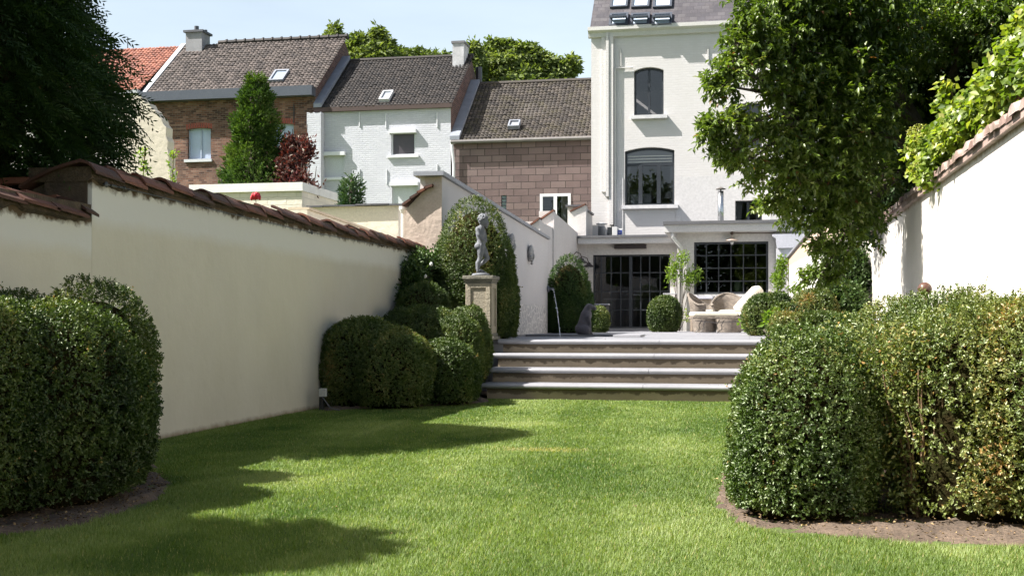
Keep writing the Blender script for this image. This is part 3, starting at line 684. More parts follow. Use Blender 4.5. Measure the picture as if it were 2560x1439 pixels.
def rect(px0, py0, px1, py1, y):
    a, b = on_y(px0, py0, y), on_y(px1, py1, y); xa, xb = a.x, b.x
    za = on_y((px0+px1)/2, py1, y).z; zb = on_y((px0+px1)/2, py0, y).z
    return xa, xb, za, zb
def tile_roof(name, x0, x1, y0, z0, y1, z1, tw, tc, m_, parent, amp=.038, sag=.04, lip=.028):
    Ls = math.hypot(y1-y0, z1-z0); ey, ez = (y1-y0)/Ls, (z1-z0)/Ls; ny, nz = -ez, ey
    nc = int(round((x1-x0)/tw)); tw = (x1-x0)/nc; nr = int(round(Ls/tc)); tc = Ls/nr; K = 6
    U = np.arange(nc*K+1)/K; prof = amp*(.5+.5*np.sin(2*np.pi*U-.6))**1.0+amp*.35*np.sin(4*np.pi*U)
    V = []; Fs = []; R = []; n = len(U); tr = RNG.random((nr, nc))
    for j in range(nr):
        jj = (RNG.normal(size=nc)*.006); jx = np.repeat(jj, K); jx = np.append(jx, jx[-1])
        for (s, h) in ((j*tc-.02, -.005), (j*tc-.02, lip), ((j+1)*tc, .0)):
            hh = h+prof+jx-sag*np.sin(math.pi*np.clip(s/Ls, 0, 1))*np.sin(math.pi*U/nc)
            V.append(np.stack([x0+U*tw, y0+ey*s+ny*hh, z0+ez*s+nz*hh], 1))
        b = j*3*n; i = np.arange(n-1)
        for a in (0, 1):
            Fs.append(np.stack([b+a*n+i, b+a*n+i+1, b+(a+1)*n+i+1, b+(a+1)*n+i], 1)); R.append(np.repeat(tr[j], K))
    o = npmesh(name, [(np.concatenate(V), np.concatenate(Fs), 0, np.concatenate(R))], [m_], parent)
    return o
def prismx(m, prof, x0, x1): m.prism(prof, 'x', x0, x1)
YH = 43.0; YRG = 46.3; YBK = 49.6
DARKT = tilemat('brown roof tile', [(0, (0.021, 0.018, 0.018)), (.5, (0.035, 0.029, 0.026)), (1, (0.060, 0.049, 0.043))], .8)
DARKT2 = tilemat('mossy brown roof tile', [(0, (0.031, 0.025, 0.022)), (.5, (0.053, 0.044, 0.037)), (1, (0.089, 0.073, 0.059))], .8, moss=(0.066, 0.056, 0.027))
GREYT = tilemat('grey brown roof tile', [(0, (0.057, 0.045, 0.041)), (.5, (0.094, 0.075, 0.065)), (1, (0.151, 0.120, 0.106))], .8)
REDT = tilemat('red roof tile', [(0, (0.170, 0.047, 0.025)), (.5, (0.281, 0.081, 0.043)), (1, (0.365, 0.128, 0.072))], .7)
ZINC = surf('zinc', (.085, .095, .115), (.07, .08, .10), .45, 2, metal=.3)
LEAD = surf('lead flashing', (.24, .26, .30), (.17, .185, .215), .6, 3)
def house(name, label, xl, xr, zE, zR, wallm, sidem, holes, yf=YH, yr=YRG, yb=YBK, th=.3, zr2=None):
    t = thing(name, label, 'house', ((xl+xr)/2, yf, 0))
    m = MB(); facade(m, xl, xr, 0, zE, yf, holes, th); m.build('front_wall', wallm, t)
    m = MB()
    for x, s in ((xl, 0), (xr, 1)):
        p = [(x, yf, 0), (x, yb, 0), (x, yb, zE), (x, yr, zR-.05), (x, yf, zE)]; m.add(p, [(0, 1, 2, 3, 4) if s else (4, 3, 2, 1, 0)])
    m.add([(xl, yb, 0), (xr, yb, 0), (xr, yb, zE), (xl, yb, zE)], [(3, 2, 1, 0)])
    m.build('side_walls', sidem, t)
    m = MB(); m.add([(xl, yr, zR-.06), (xr, yr, zR-.06), (xr, yb+.2, zE-.1), (xl, yb+.2, zE-.1)], [(0, 1, 2, 3)]); m.add([(xl, yf-.05, zE-.09), (xr, yf-.05, zE-.09), (xr, yr, zR-.09), (xl, yr, zR-.09)], [(0, 1, 2, 3)]); m.build('roof_deck', surf('roof boards', (.08, .07, .06)), t)
    return t
def opening(px0, py0, px1, py1, y=YH, arch=0): a = rect(px0, py0, px1, py1, y); return (*a, arch)
WHF = surf('white frame', (.60, .61, .63), (.56, .57, .59), .5, 3, fine=.03)
GRF = surf('anthracite frame', (.022, .026, .032), (.03, .034, .04), .4, 3, fine=.05)

# ---- A: brown brick house
BR = brick('old brown brick', [(.060, .030, .025), (.16, .075, .05), (.26, .15, .11), (.19, .085, .055), (.09, .05, .04)], (.15, .12, .10), .22, .072, .009, .6, .9, .55, jit=.04, stain=(.085, .055, .045))
BRD = brick('gable brick', [(.07, .035, .028), (.12, .06, .05), (.16, .085, .07)], (.13, .11, .10), .22, .075, .012, .6, .9, .5)
xa0 = on_y(365, 300, YH).x; xa1 = on_y(788, 230, YH).x; zEA = on_y(575, 232, YH).z; zRA = on_y(870, 95, YRG).z
oA = [opening(469, 320, 527, 398, arch=.05), opening(676, 309, 734, 386, arch=.05)]
A_ = house('brick_house', 'old brown brick house with a wide grey tiled roof, behind the pointed green conifer', xa0, xa1, zEA, zRA, BR, BRD, oA)
tile_roof('roof_tiles', xa0-.1, xa1+.12, YH-.12, zEA+.02, YRG, zRA, .165, .19, GREYT, A_)
m = MB()
xx = xa0+1.5
while xx < xa1: m.tube([(xx, YRG, zRA+.05), (xx+.36, YRG, zRA+.05)], .1, 8); m.tube([(xx+.34, YRG, zRA+.05), (xx+.4, YRG, zRA+.06)], .135, 8); xx += .4
m.build('ridge_tiles', DARKT, A_)
m = MB(); m.box(xa0-.1, xa1+.02, YH-.42, YH-.01, zEA-.28, zEA+.08); m.build('box_gutter', ZINC, A_)
for h in oA:
    xa, xb, za, zb, _ = h
    fr = window(A_, xa, xb, za, zb, YH, surf('pale blue frame', (.40, .46, .56), (.36, .42, .52), .5), arch=.05, mull=(.52,), fw=.05, glass=False)
    m = MB(); m.box(xa+.04, xb-.04, YH+.17, YH+.185, za+.04, zb-.02); m.build('curtain', surf('blue grey curtain', (.42, .50, .64), (.38, .45, .58), .5), fr)
    m = MB(); m.box(xa-.12, xb+.06, YH-.07, YH+.1, za-.11, za-.002); m.build('window_sill', surf('pale sill', (.55, .57, .60), (.5, .5, .52), .7), fr)
    m = MB(); K = 11
    for k in range(K):
        f = (k+.5)/K-.5; xc = (xa+xb)/2+f*(xb-xa+.14); z_ = zb+.0-.22*f*f; m.box(xc-.034, xc+.034, YH-.012, YH-.001, z_+.005, z_+.20)
    m.build('brick_arch', surf('red arch brick', (.30, .07, .045), (.22, .055, .04), .8, 6), fr)
m = MB(); p0 = on_y(513, 106, YRG)
cx0, cx1, cz0, cz1 = rect(470, 84, 513, 124, YRG-.3); m.box(cx0, cx1-.05, YRG-.5, YRG+.25, cz0-1.2, cz1)
ch = m.build('chimney', surf('grey chimney render', (.30, .30, .31), (.22, .22, .23), .9, 3), A_)
m = MB(); m.box(cx0-.08, cx1+.03, YRG-.58, YRG+.33, cz1, cz1+.09); m.tube([((cx0+cx1)/2-.05, YRG-.2, cz1+.05), ((cx0+cx1)/2-.05, YRG-.2, cz1+.32)], .1, 8); m.tube([(cx1-.12, YRG, cz1), (cx1-.12, YRG, cz1+.2)], .07, 8); m.build('chimney_cap', surf('dark cap', (.10, .11, .13), (.08, .08, .09)), ch)
m = MB(); m.prism([(YH-.1, zEA+.02), (YRG, zRA), (YRG, zRA+.10), (YH-.1, zEA+.12)], 'x', xa0-.16, xa0+.03); m.build('verge', surf('white verge', (.50, .52, .55), (.42, .44, .46), .7), A_)
for px, py in ((735, 285), (554, 440)):
    m = MB(); q = on_y(px, py, YH); m.box(q.x-.02, q.x+.02, YH-.03, YH-.002, q.z-.35, q.z+.35); m.build('wall_anchor', surf('black iron', (.02, .02, .022), (.03, .025, .02), .6), A_)
def rooflight(parent, px0, py0, px1, py1, ya, za, yb, zb, glassm, fm, lean=0, open_=0, name='skylight', proud=.1):
    """window lying in a roof plane from (ya,za) to (yb,zb)"""
    s = (zb-za)/(yb-ya); nrm = Vector((0, -s, 1)).normalized(); up = Vector((0, 1, s)).normalized()
    def hit(px, py):
        r = ray(px, py); d = (za-EYE-s*ya)/(r.z-s*r.y); return Vector((r.x*d, r.y*d, EYE+r.z*d))
    bl = hit(px0, py1); tr_ = hit(px1, py0); br = hit(px1, py1); x0, x1 = bl.x, hit(px1, (py0+py1)/2).x
    H = (tr_.y-bl.y)/up.y; o_ = Vector((0, bl.y, bl.z))
    def P(x, h, n): q = o_+up*h+nrm*n; return (x, q.y, q.z)
    m = MB()
    def bar(xa, xb, ha, hb, n0, n1): m.add([P(xa, ha, n0), P(xb, ha, n0), P(xb, hb, n0), P(xa, hb, n0), P(xa, ha, n1), P(xb, ha, n1), P(xb, hb, n1), P(xa, hb, n1)], [(0,3,2,1),(4,5,6,7),(0,1,5,4),(1,2,6,5),(2,3,7,6),(3,0,4,7)])
    fw = min(.07, (x1-x0)*.12)
    bar(x0, x0+fw, 0, H, 0, proud); bar(x1-fw, x1, 0, H, 0, proud); bar(x0+fw, x1-fw, 0, fw, 0, proud); bar(x0+fw, x1-fw, H-fw, H, 0, proud)
    fr = m.build(name, fm, parent); m = MB()
    a, b = P(x0+fw*.5, fw*.5, proud*.6), P(x1-fw*.5, fw*.5, proud*.6); c_, d_ = P(x1-fw*.5, H-fw*.5, proud*.6), P(x0+fw*.5, H-fw*.5, proud*.6); m.add([a, b, c_, d_], [(0, 1, 2, 3)]); m.build('pane', glassm, fr)
    if open_:
        m = MB(); q = Vector(P(x0, H*.5, proud)); tilt = Vector((0, -math.cos(open_), 0))+Vector((0, 0, 1))*(-math.sin(open_)*.25); tilt.normalize()
        e = q+tilt*(H*.55); m.add([(x0+.03, q.y, q.z), (x1-.03, q.y, q.z), (x1-.03, e.y, e.z), (x0+.03, e.y, e.z), (x0+.03, q.y, q.z+.05), (x1-.03, q.y, q.z+.05), (x1-.03, e.y, e.z+.05), (x0+.03, e.y, e.z+.05)], [(0,3,2,1),(4,5,6,7),(0,1,5,4),(1,2,6,5),(2,3,7,6),(3,0,4,7)]); m.build('open_sash', fm, fr)
    return fr
SKYG = surf('roof glass', (.27, .32, .38), (.24, .28, .34), .12, 1, spec=.8, fine=.02)
LIDG = surf('light plastic dome', (.30, .32, .35), (.25, .27, .30), .3, 1)
RA = (YH-.12, zEA+.02, YRG, zRA)
rooflight(A_, 672, 180, 716, 207, *RA, SKYG, LEAD, proud=.12)

# ---- D: red-roofed house at the far left
xd1 = xa0-.2; zED = on_y(365, 228, YH).z; zRD = on_y(468, 116, YRG).z
D_ = house('red_roof_house', 'house with an orange-red tiled roof, partly behind the dark conifer', xd1-8, xd1, zED, zRD, surf('white wash wall', (.72, .70, .66), (.65, .63, .58)), BRD, [])
tile_roof('roof_tiles', xd1-8, xd1, YH-.12, zED+.02, YRG, zRD, .16, .20, REDT, D_)
m = MB(); m.tube([(xd1-2.4, YRG, zRD-.1), (xd1-2.4, YRG, zRD+.5)], .02, 6); m.build('aerial', GRF, D_)
m = MB(); m.box(xd1-8, xd1-.03, YH-.24, YH-.01, zED-.10, zED+.04); m.build('gutter', surf('light gutter', (.5, .52, .54)), D_)
m = MB(); m.tube([(xd1-.1, YH-.1, zED-.05), (xd1-.1, YH-.1, 0)], .05, 8); m.build('downpipe', surf('light gutter', (.5, .52, .54)), D_)

# ---- B: white painted brick house
WB = brick('white painted brick', [(.465, .470, .515), (.498, .503, .545), (.52, .527, .565)], (.446, .452, .49), .22, .075, .014, .6, .75, .10, jit=.05)
xb0 = xa1+.02; xb1 = on_y(1127, 300, YH).x; zEB = on_y(960, 268, YH).z; zRB = on_y(1010, 149, YRG).z
xbl = on_y(767, 400, YH-.4).x
hB = [opening(978, 331, 1038, 388), opening(980, 462, 1043, 545), opening(808, 387, 861, 444)]
B_ = house('white_house', 'white painted brick house with a dark tiled roof and a small dark window', xb0, xb1, zEB, zRB, WB, BRD, hB)
tile_roof('roof_tiles', xb0, xb1+.1, YH-.12, zEB+.02, YRG, zRB, .14, .175, DARKT, B_)
m = MB(); m.tube([(xb0, YRG, zRB+.03), (xb1+.1, YRG, zRB+.03)], .09, 8); m.build('ridge_tiles', DARKT, B_)
m = MB(); m.box(xb0-.02, xb1+.08, YH-.16, YH-.01, zEB-.12, zEB+.05); m.build('fascia', surf('brown fascia', (.07, .045, .04), (.055, .035, .03)), B_)
m = MB(); m.prism([(YH-.2, zEB+.05), (YRG-.2, zRB+.05), (YRG-.2, zRB+.20), (YH-.2, zEB+.20)], 'x', xb0-.02, xb0+.30); m.build('flashing', LEAD, B_)
for i, h in enumerate(hB):
    xa, xb, za, zb, _ = h
    fr = window(B_, xa, xb, za, zb, YH, WHF, fw=.05, glass=False, dep=.06)
    mm = surf('dark blind', (.045, .04, .048), (.06, .05, .055), .35, 1) if i == 0 else surf('roller shutter', (.56, .58, .60), (.53, .55, .57), .6, 2)
    z0_ = za+.04 if i != 1 else za+(zb-za)*.42
    m = MB()
    if i == 0: m.box(xa+.03, xb-.03, YH+.10, YH+.12, z0_, zb-.03)
    else:
        zz = z0_
        while zz < zb-.03: m.box(xa+.03, xb-.03, YH+.08, YH+.1, zz+.004, min(zz+.055, zb-.01)); m.box(xa+.03, xb-.03, YH+.084, YH+.1, zz, zz+.004); zz += .055
    m.build('blind' if i == 0 else 'roller_shutter', mm, fr)
    m = MB(); m.box(xa-.06, xb+.06, YH-.16, YH-.002, zb-.04, zb+.10); m.build('shutter_box', WHF, fr)
    m = MB(); m.box(xa-.14, xb+.14, YH-.09, YH-.002, za-.09, za-.0); m.build('window_sill', surf('white sill', (.72, .73, .75), (.66, .67, .69)), fr)
for px, py in ((899, 298), (965, 302), (1093, 300), (899, 440), (967, 442), (1093, 428)):
    m = MB(); q = on_y(px, py, YH); m.box(q.x-.018, q.x+.018, YH-.04, YH-.002, q.z-.27, q.z+.27); m.build('wall_anchor', WHF, B_)
m = MB(); q = on_y(793, 284, YH); m.tube([(q.x, YH-.1, q.z), (q.x, YH-.1, q.z-.35), (q.x-.12, YH-.12, q.z-.5), (q.x-.12, YH-.12, 0)], .055, 8); m.lathe((q.x-.06, YH-.12, q.z-.75), [(.05, 0), (.13, .25), (.13, .3)], 8); m.build('downpipe', WHF, B_)
m = MB(); e = []
for k in range(9): e.append((xbl+(xb0+.35-xbl)*k/8, on_y(780, 283, YH-.4).z+random.uniform(-.02, .04)))
m.prism([(xbl, 0), (xb0+.35, 0)]+e[::-1], 'y', YH-.4, YH-.015); m.build('buttress', WB, B_)
RB = (YH-.12, zEB+.02, YRG, zRB)
rooflight(B_, 948, 235, 979, 257, *RB, LIDG, WHF, proud=.16)
cx0, cx1, cz0, cz1 = rect(1135, 112, 1163, 190, YRG-.5)
m = MB(); m.box(cx0, cx1, YRG-.75, YRG+.1, cz0-.8, cz1); chb = m.build('chimney', surf('flaking white chimney', (.62, .62, .63), (.30, .30, .31), .9, 2.2), B_)
m = MB(); m.box(cx0-.04, cx1+.04, YRG-.79, YRG+.14, cz1, cz1+.09); m.build('chimney_cap', surf('dark cap2', (.16, .16, .17)), chb)
m = MB(); m.tube([(cx1+.35, YRG+.4, zRB-1.4), (cx1+.35, YRG+.4, zRB-.35)], .13, 8); m.build('flue_pipe', GRF, B_)

# ---- C: low house clad in brown slabs
CL = brick('brown slab cladding', [(0.108, 0.076, 0.074), (0.137, 0.097, 0.092), (0.160, 0.118, 0.111)], (0.040, 0.030, 0.028), .545, .25, .014, .5, .7, .18, jit=.0)
xc0 = xb1+.05; xc1 = on_y(1500, 300, YH).x; zEC = on_y(1300, 350, YH).z; zRC = on_y(1320, 208, YRG).z
hC = [opening(1350, 484, 1427, 572), opening(1253, 488, 1266, 530)]
C_ = house('clad_house', 'low house clad in brown slabs with a brown tiled roof and a white double window', xc0, xc1, zEC, zRC, CL, CL, hC)
tile_roof('roof_tiles', xc0, xc1, YH-.15, zEC+.0, YRG, zRC, .15, .18, DARKT2, C_, sag=.12)
m = MB(); m.tube([(xc0, YRG, zRC+.03), (xc1, YRG, zRC+.03)], .09, 8); m.build('ridge_tiles', DARKT2, C_)
m = MB(); m.tube([(xc0, YH-.2, zEC-.03), (xc1, YH-.2, zEC-.03)], .07, 8); m.build('gutter', surf('grey gutter', (.17, .16, .15), (.13, .12, .12)), C_)
m = MB(); m.prism([(YH-.2, zEC+.05), (YRG-.1, zRC+.05), (YRG-.1, zRC+.2), (YH-.2, zEC+.2)], 'x', xc0-.04, xc0+.32); m.build('flashing', LEAD, C_)
xa, xb, za, zb, _ = hC[0]; fr = window(C_, xa, xb, za, zb, YH, WHF, mull=((.5, .12, zb-.08),), fw=.10, dep=-.03)
m = MB(); 
for k in range(9): x_ = xa+(xb-xa)*(.68+.03*k); m.tube([(x_, YH+.22+.02*(k % 2), za+.05), (x_, YH+.22+.02*(k % 2), zb-.05)], .022, 6)
m.build('curtain', surf('cream curtain', (.55, .54, .46), (.45, .45, .38), .9), fr)
xa, xb, za, zb, _ = hC[1]; fr = window(C_, xa, xb, za, zb, YH, GRF, trans=(.2, .4, .6, .8), fw=.02, bar=.03, dep=.03, glass=False)
m = MB(); m.box(xa+.01, xb-.01, YH+.06, YH+.09, za, zb); m.build('glass_blocks', surf('green glass block', (.20, .26, .25), (.14, .2, .19), .2), fr)
m = MB(); q = on_y(1131, 352, YH); m.tube([(q.x, YH-.15, q.z), (q.x+.08, YH-.12, q.z-.9), (q.x+.08, YH-.12, 0)], .055, 8); m.build('downpipe', WHF, C_)
RC = (YH-.15, zEC, YRG, zRC)
rooflight(C_, 1270, 308, 1300, 324, *RC, LIDG, LEAD, proud=.16)

# ---- M: tall white house
YM = 37.0
MW = brick('cream painted brick', [(.548, .528, .515), (.562, .542, .53), (.574, .555, .545)], (.54, .52, .507), .22, .075, .012, .18, .8, .05, jit=.08)
xm0 = on_y(1478, 300, YM).x; xm1 = on_y(1922, 300, YM).x; zEM = on_y(1640, 72, YM).z
hM = [opening(1585, 168, 1659, 289, YM, .10), opening(1562, 368, 1686, 513, YM, .11), opening(1838, 501, 1905, 560, YM), opening(1843, 258, 1905, 372, YM), opening(1848, 110, 1905, 170, YM)]
M_ = thing('white_townhouse', 'tall cream-white house with arched dark windows and six roof windows', 'house', ((xm0+xm1)/2, YM, 0))
m = MB(); facade(m, xm0, xm1, 0, zEM, YM, hM, .3); m.build('front_wall', MW, M_)
yMR = YM+5.2; zMR = zEM+6.0
m = MB()
for x, s in ((xm0, 0), (xm1, 1)): m.add([(x, YM, 0), (x, YM+10, 0), (x, YM+10, zEM), (x, yMR, zMR), (x, YM, zEM)], [(0, 1, 2, 3, 4) if s else (4, 3, 2, 1, 0)])
m.add([(xm0, YM+10, 0), (xm1, YM+10, 0), (xm1, YM+10, zEM), (xm0, YM+10, zEM)], [(3, 2, 1, 0)]); m.build('side_walls', MW, M_)
SL = brick('roof slate', [(0.063, 0.059, 0.066), (0.082, 0.075, 0.082), (0.099, 0.092, 0.096)], (0.047, 0.042, 0.047), .24, .14, .008, .5, .6, .35, jit=.01, stain=(0.103, 0.089, 0.085))
m = MB(); y_, z_ = YM-.1, zEM+.12
m.add([(xm0-.02, y_, z_), (xm1+.05, y_, z_), (xm1+.05, yMR, zMR+.1), (xm0+.0, yMR, zMR+.1), (xm0-.02, y_+.02, z_-.08), (xm1+.05, y_+.02, z_-.08), (xm1+.05, yMR, zMR+.02), (xm0, yMR, zMR+.02)], [(0, 1, 2, 3), (4, 7, 6, 5), (0, 4, 5, 1), (3, 7, 4, 0), (1, 5, 6, 2)])
m.add([(xm0, yMR, zMR+.1), (xm1+.05, yMR, zMR+.1), (xm1+.05, YM+10.1, zEM), (xm0, YM+10.1, zEM)], [(0, 1, 2, 3)])
m.build('slate_roof', SL, M_)
CRM = surf('cornice white', (0.575, 0.559, 0.537), (0.529, 0.514, 0.491), .7, 2)
m = MB(); m.prism([(YM-.003, zEM-.22), (YM-.10, zEM-.2), (YM-.12, zEM-.08), (YM-.24, zEM-.02), (YM-.24, zEM+.09), (YM-.003, zEM+.09)], 'x', xm0-.08, xm1+.03); m.build('cornice', CRM, M_)
# shallow chimney breast and pipes on the left of the front
def vstrip(m, pxa, pxb, pya, pyb, d0, y=YM):
    a = on_y(pxa, pya, y); b = on_y(pxb, pyb, y); m.box(a.x, b.x, y-d0, y-.003, b.z, a.z)
m = MB(); vstrip(m, 1504, 1515, 84, 480, .07); vstrip(m, 1516, 1523, 84, 492, .15); vstrip(m, 1524, 1534, 84, 562, .12); m.build('flue_shafts', MW, M_)
m = MB(); q = on_y(1538, 172, YM); m.tube([(q.x+.55, YM-.06, q.z), (q.x, YM-.06, q.z), (q.x, YM-.06, 3)], .03, 8); m.build('pipe', CRM, M_)
for px, py in ((1770, 137), (1770, 337), (1552, 145)):
    m = MB(); q = on_y(px, py, YM); m.box(q.x-.02, q.x+.02, YM-.04, YM-.002, q.z-.27, q.z+.27); m.build('wall_anchor', CRM, M_)
z_ = on_y(1770, 440, YM).z; zl = hM[2][2]; SPL = surf('smooth cream plaster', (.555, .54, .535), (.535, .52, .515), .85, 1, .1); m = MB(); facade(m, on_y(1690, 440, YM).x, xm1, zl, z_, YM-.02, [(hM[2][0], hM[2][1], zl, hM[2][3], 0)], .018); m.build('smooth_plaster', SPL, M_); m = MB(); m.box(on_y(1535, 440, YM).x, on_y(1558, 440, YM).x, YM-.022, YM-.004, 3.4, z_); m.build('smooth_plaster', SPL, M_)
SILL = surf('stone sill', (.66, .64, .63), (.46, .46, .48), .8, 4)
for i, h in enumerate(hM):
    xa, xb, za, zb, ar = h
    if i == 0: fr = window(M_, xa, xb, za, zb, YM, GRF, arch=.10, mull=(.5,), fw=.055, bar=.07)
    elif i == 1:
        fr = window(M_, xa, xb, za, zb, YM, GRF, arch=.11, mull=((.31, .12, za+(zb-za)*.70), (.68, .12, za+(zb-za)*.70)), trans=((.71, .07),), fw=.06)
        m = MB(); m.box(xa+.07, xb-.07, YM+.19, YM+.21, za+(zb-za)*.75, zb-.14); m.box(xa+.09, xb-.09, YM+.185, YM+.205, zb-.14, zb-.085); 
        for k in range(3): z__ = za+(zb-za)*(.76+.05*k); m.tube([(xa+.08, YM+.18, z__), (xb-.08, YM+.18, z__)], .02, 6)
        m.build('linen_blind', surf('linen blind', (.72, .72, .68), (.66, .66, .62), .9), fr)
        m = MB()
        for s, e_ in ((xa+.075, 1), (xb-.075, -1)):
            m = MB()
            for k in range(4): m.tube([(s+e_*.022*k, YM+.22, za+.75*(zb-za)), (s+e_*.012*k, YM+.22, za+.1)], .014, 5)
            m.build('curtain', surf('white curtain', (.62, .62, .60)), fr)
    elif i == 2:
        fr = window(M_, xa, xb, za, zb, YM, GRF, mull=((.48, .08, zb-.05),), fw=.045)
        for s, e_ in ((xa+.06, 1), (xb-.06, -1)):
            m = MB()
            for k in range(5): m.tube([(s+e_*.035*k, YM+.22, zb-.05), (s+e_*.035*k*.6, YM+.22, za)], .02, 5)
            m.build('curtain', surf('white curtain', (.62, .62, .60)), fr)
    else: fr = window(M_, xa, xb, za, zb, YM, GRF, mull=((.5, .07, zb-.05),), trans=(.66,) if i == 3 else (), fw=.05)
    if i in (0, 1):
        m = MB(); m.box(xa-.08, xb+.12, YM-.16, YM+.1, za-.11, za-.002); m.build('window_sill', SILL, fr)
# table lamp and framed print standing inside on the sill of the big window
h = hM[1]
tb = MB(); tb.box(h[0]+.05, h[1]-.05, YM+.35, YM+.9, h[2]-.06, h[2]-.02); tag(tb.build('side_table', surf('dark wood', (.06, .04, .03))), 'dark table top behind the large arched window', 'table')
q = on_y(1670, 500, YM+.5); lp = thing('table_lamp', 'small lamp with a pale shade on a wooden base, inside the large arched window', 'lamp', (q.x, YM+.5, h[2]-.02))
m = MB(); m.lathe((q.x, YM+.5, h[2]-.02), [(.07, 0), (.04, .03), (.05, .12), (.02, .2), (.015, .3)], 12); m.build('lamp_base', surf('turned wood', (.30, .18, .10)), lp, True)
m = MB(); m.lathe((q.x, YM+.5, h[2]+.24), [(.13, 0), (.07, .2)], 16, False); m.build('lamp_shade', surf('cream shade', (.75, .75, .72)), lp, True)
for a, b, nm in ((1577, 1596, 'white card leaning at the left inside the large arched window'), (1604, 1628, 'white board standing in the middle light of the large arched window')):
    x0_ = on_y(a, 480, YM+.45).x; x1_ = on_y(b, 480, YM+.45).x; m = MB(); m.box(x0_, x1_, YM+.45, YM+.47, h[2]-.02, h[2]+.40); tag(m.build('white_board', surf('white card', (.62, .66, .68)), None), nm, 'board')
# roof windows
RM_ = (YM-.1, zEM+.12, yMR, zMR+.1)
MG = surf('bright roof glass', (.50, .58, .68), (.46, .54, .64), .1, 1, spec=.9, fine=.02)
for (a, b) in ((1522, 1570), (1575, 1624), (1629, 1680)):
    rooflight(M_, a, 36, b, 68, *RM_, MG, ZINC, open_=.35, name='roof_window', proud=.08)
    rooflight(M_, a+3, -22, b+1, 23, *RM_, MG, ZINC, name='roof_window', proud=.08)
# ---- rear wing to the right, mostly behind the tree
xw1 = on_y(1992, 400, YM-.6).x+3.5
W_ = thing('white_rear_wing', 'white rear wing beside the townhouse, seen through the tree, with narrow dark windows', 'house', ((xm1+xw1)/2, YM, 0))
hW = [opening(1953, 205, 1968, 262, YM-.6), opening(1953, 395, 1972, 450, YM-.6)]
m = MB(); facade(m, xm1+.02, xw1, 0, zEM-1.2, YM-.6, hW); m.add([(xm1+.02, YM-.6, 0), (xm1+.02, YM, 0), (xm1+.02, YM, zEM-1.2), (xm1+.02, YM-.6, zEM-1.2)], [(0, 1, 2, 3)]); m.add([(xw1, YM-.6, 0), (xw1, YM+8, 0), (xw1, YM+8, zEM-1.2), (xw1, YM-.6, zEM-1.2)], [(0, 1, 2, 3)]); m.build('front_wall', MW, W_)
m = MB(); m.add([(xm1+.07, YM-.8, zEM-1.25), (xw1+.1, YM-.8, zEM-1.25), (xw1+.1, YM+6, zEM+2.2), (xm1+.07, YM+6, zEM+2.2)], [(0, 1, 2, 3)]); m.build('slate_roof', SL, W_)
for h in hW: window(W_, *h[:4], YM-.6, surf('red brown frame', (.12, .04, .03), (.09, .03, .025)), fw=.03)
m = MB(); q = on_y(1989, 480, YM-.7); m.tube([(q.x, YM-.7, q.z), (q.x, YM-.7, 3)], .045, 8); m.build('downpipe', surf('blue black pipe', (.02, .03, .05)), W_)

# ---- extension 1: glazed doors under a thin flat roof
YE = 34.0
xe0 = XS+.032; xe1 = on_y(1690, 700, YE).x; zC1 = on_y(1560, 608, YE-.35).z; zC0 = on_y(1560, 592, YE-.35).z
E1 = thing('glazed_extension', 'low white extension with wide black steel-framed glass doors', 'extension', ((xe0+xe1)/2, YE, ZT))
dr = opening(1482, 636, 1675, 819, YE)
PL = surf('cream plaster', (0.575, 0.552, 0.522), (0.544, 0.522, 0.491), .85, 1.2, .15, 12.)
m = MB(); facade(m, xe0, xe1+.2, ZT, zC1, YE, [(dr[0], dr[1], ZT+.06, dr[3], 0)], .25); m.build('front_wall', PL, E1)
m = MB(); m.box(xe0, xe1+.2, YE-.35, YM-.03, zC1, zC0-.02); m.build('flat_roof', CRM, E1)
m = MB(); m.box(xe0, xe1+.2, YE-.40, YM-.03, zC0-.018, zC0+.05); m.build('roof_edge', surf('zinc edge', (.13, .13, .135), (.10, .10, .105), .5), E1)
m = MB(); m.box(dr[0]-.1, dr[1]+.05, YE-.25, YE+.1, ZT+.002, ZT+.058); m.build('door_step', TRM, E1)
dg = window(E1, dr[0], dr[1], ZT+.06, dr[3], YE, GRF, mull=(.105, .235, .36, (.49, .09, dr[3]-.05), .62, .735, .87), trans=(.25, .5, .755), fw=.05, bar=.03, name='glass_doors', dep=.1)
m = MB(); xc = dr[0]+(dr[1]-dr[0])*.49; zc = ZT+1.0; m.box(xc-.16, xc-.08, YE+.04, YE+.09, zc, zc+.02); m.build('handle', GRF, dg); m = MB(); m.box(xc+.08, xc+.28, YE+.04, YE+.09, zc, zc+.02); m.build('handle', GRF, dg)
m = MB(); xa, xb, za, zb = rect(1535, 613, 1615, 621, YE-.2); m.box(xa, xb, YE-.16, YE-.003, za, zb+.02); tag(m.build('heater_bar', surf('dark brown metal', (.035, .022, .02), (.03, .02, .018), .4), None, bevel=.01), 'long dark brown heater bar fixed above the glass doors', 'heater')
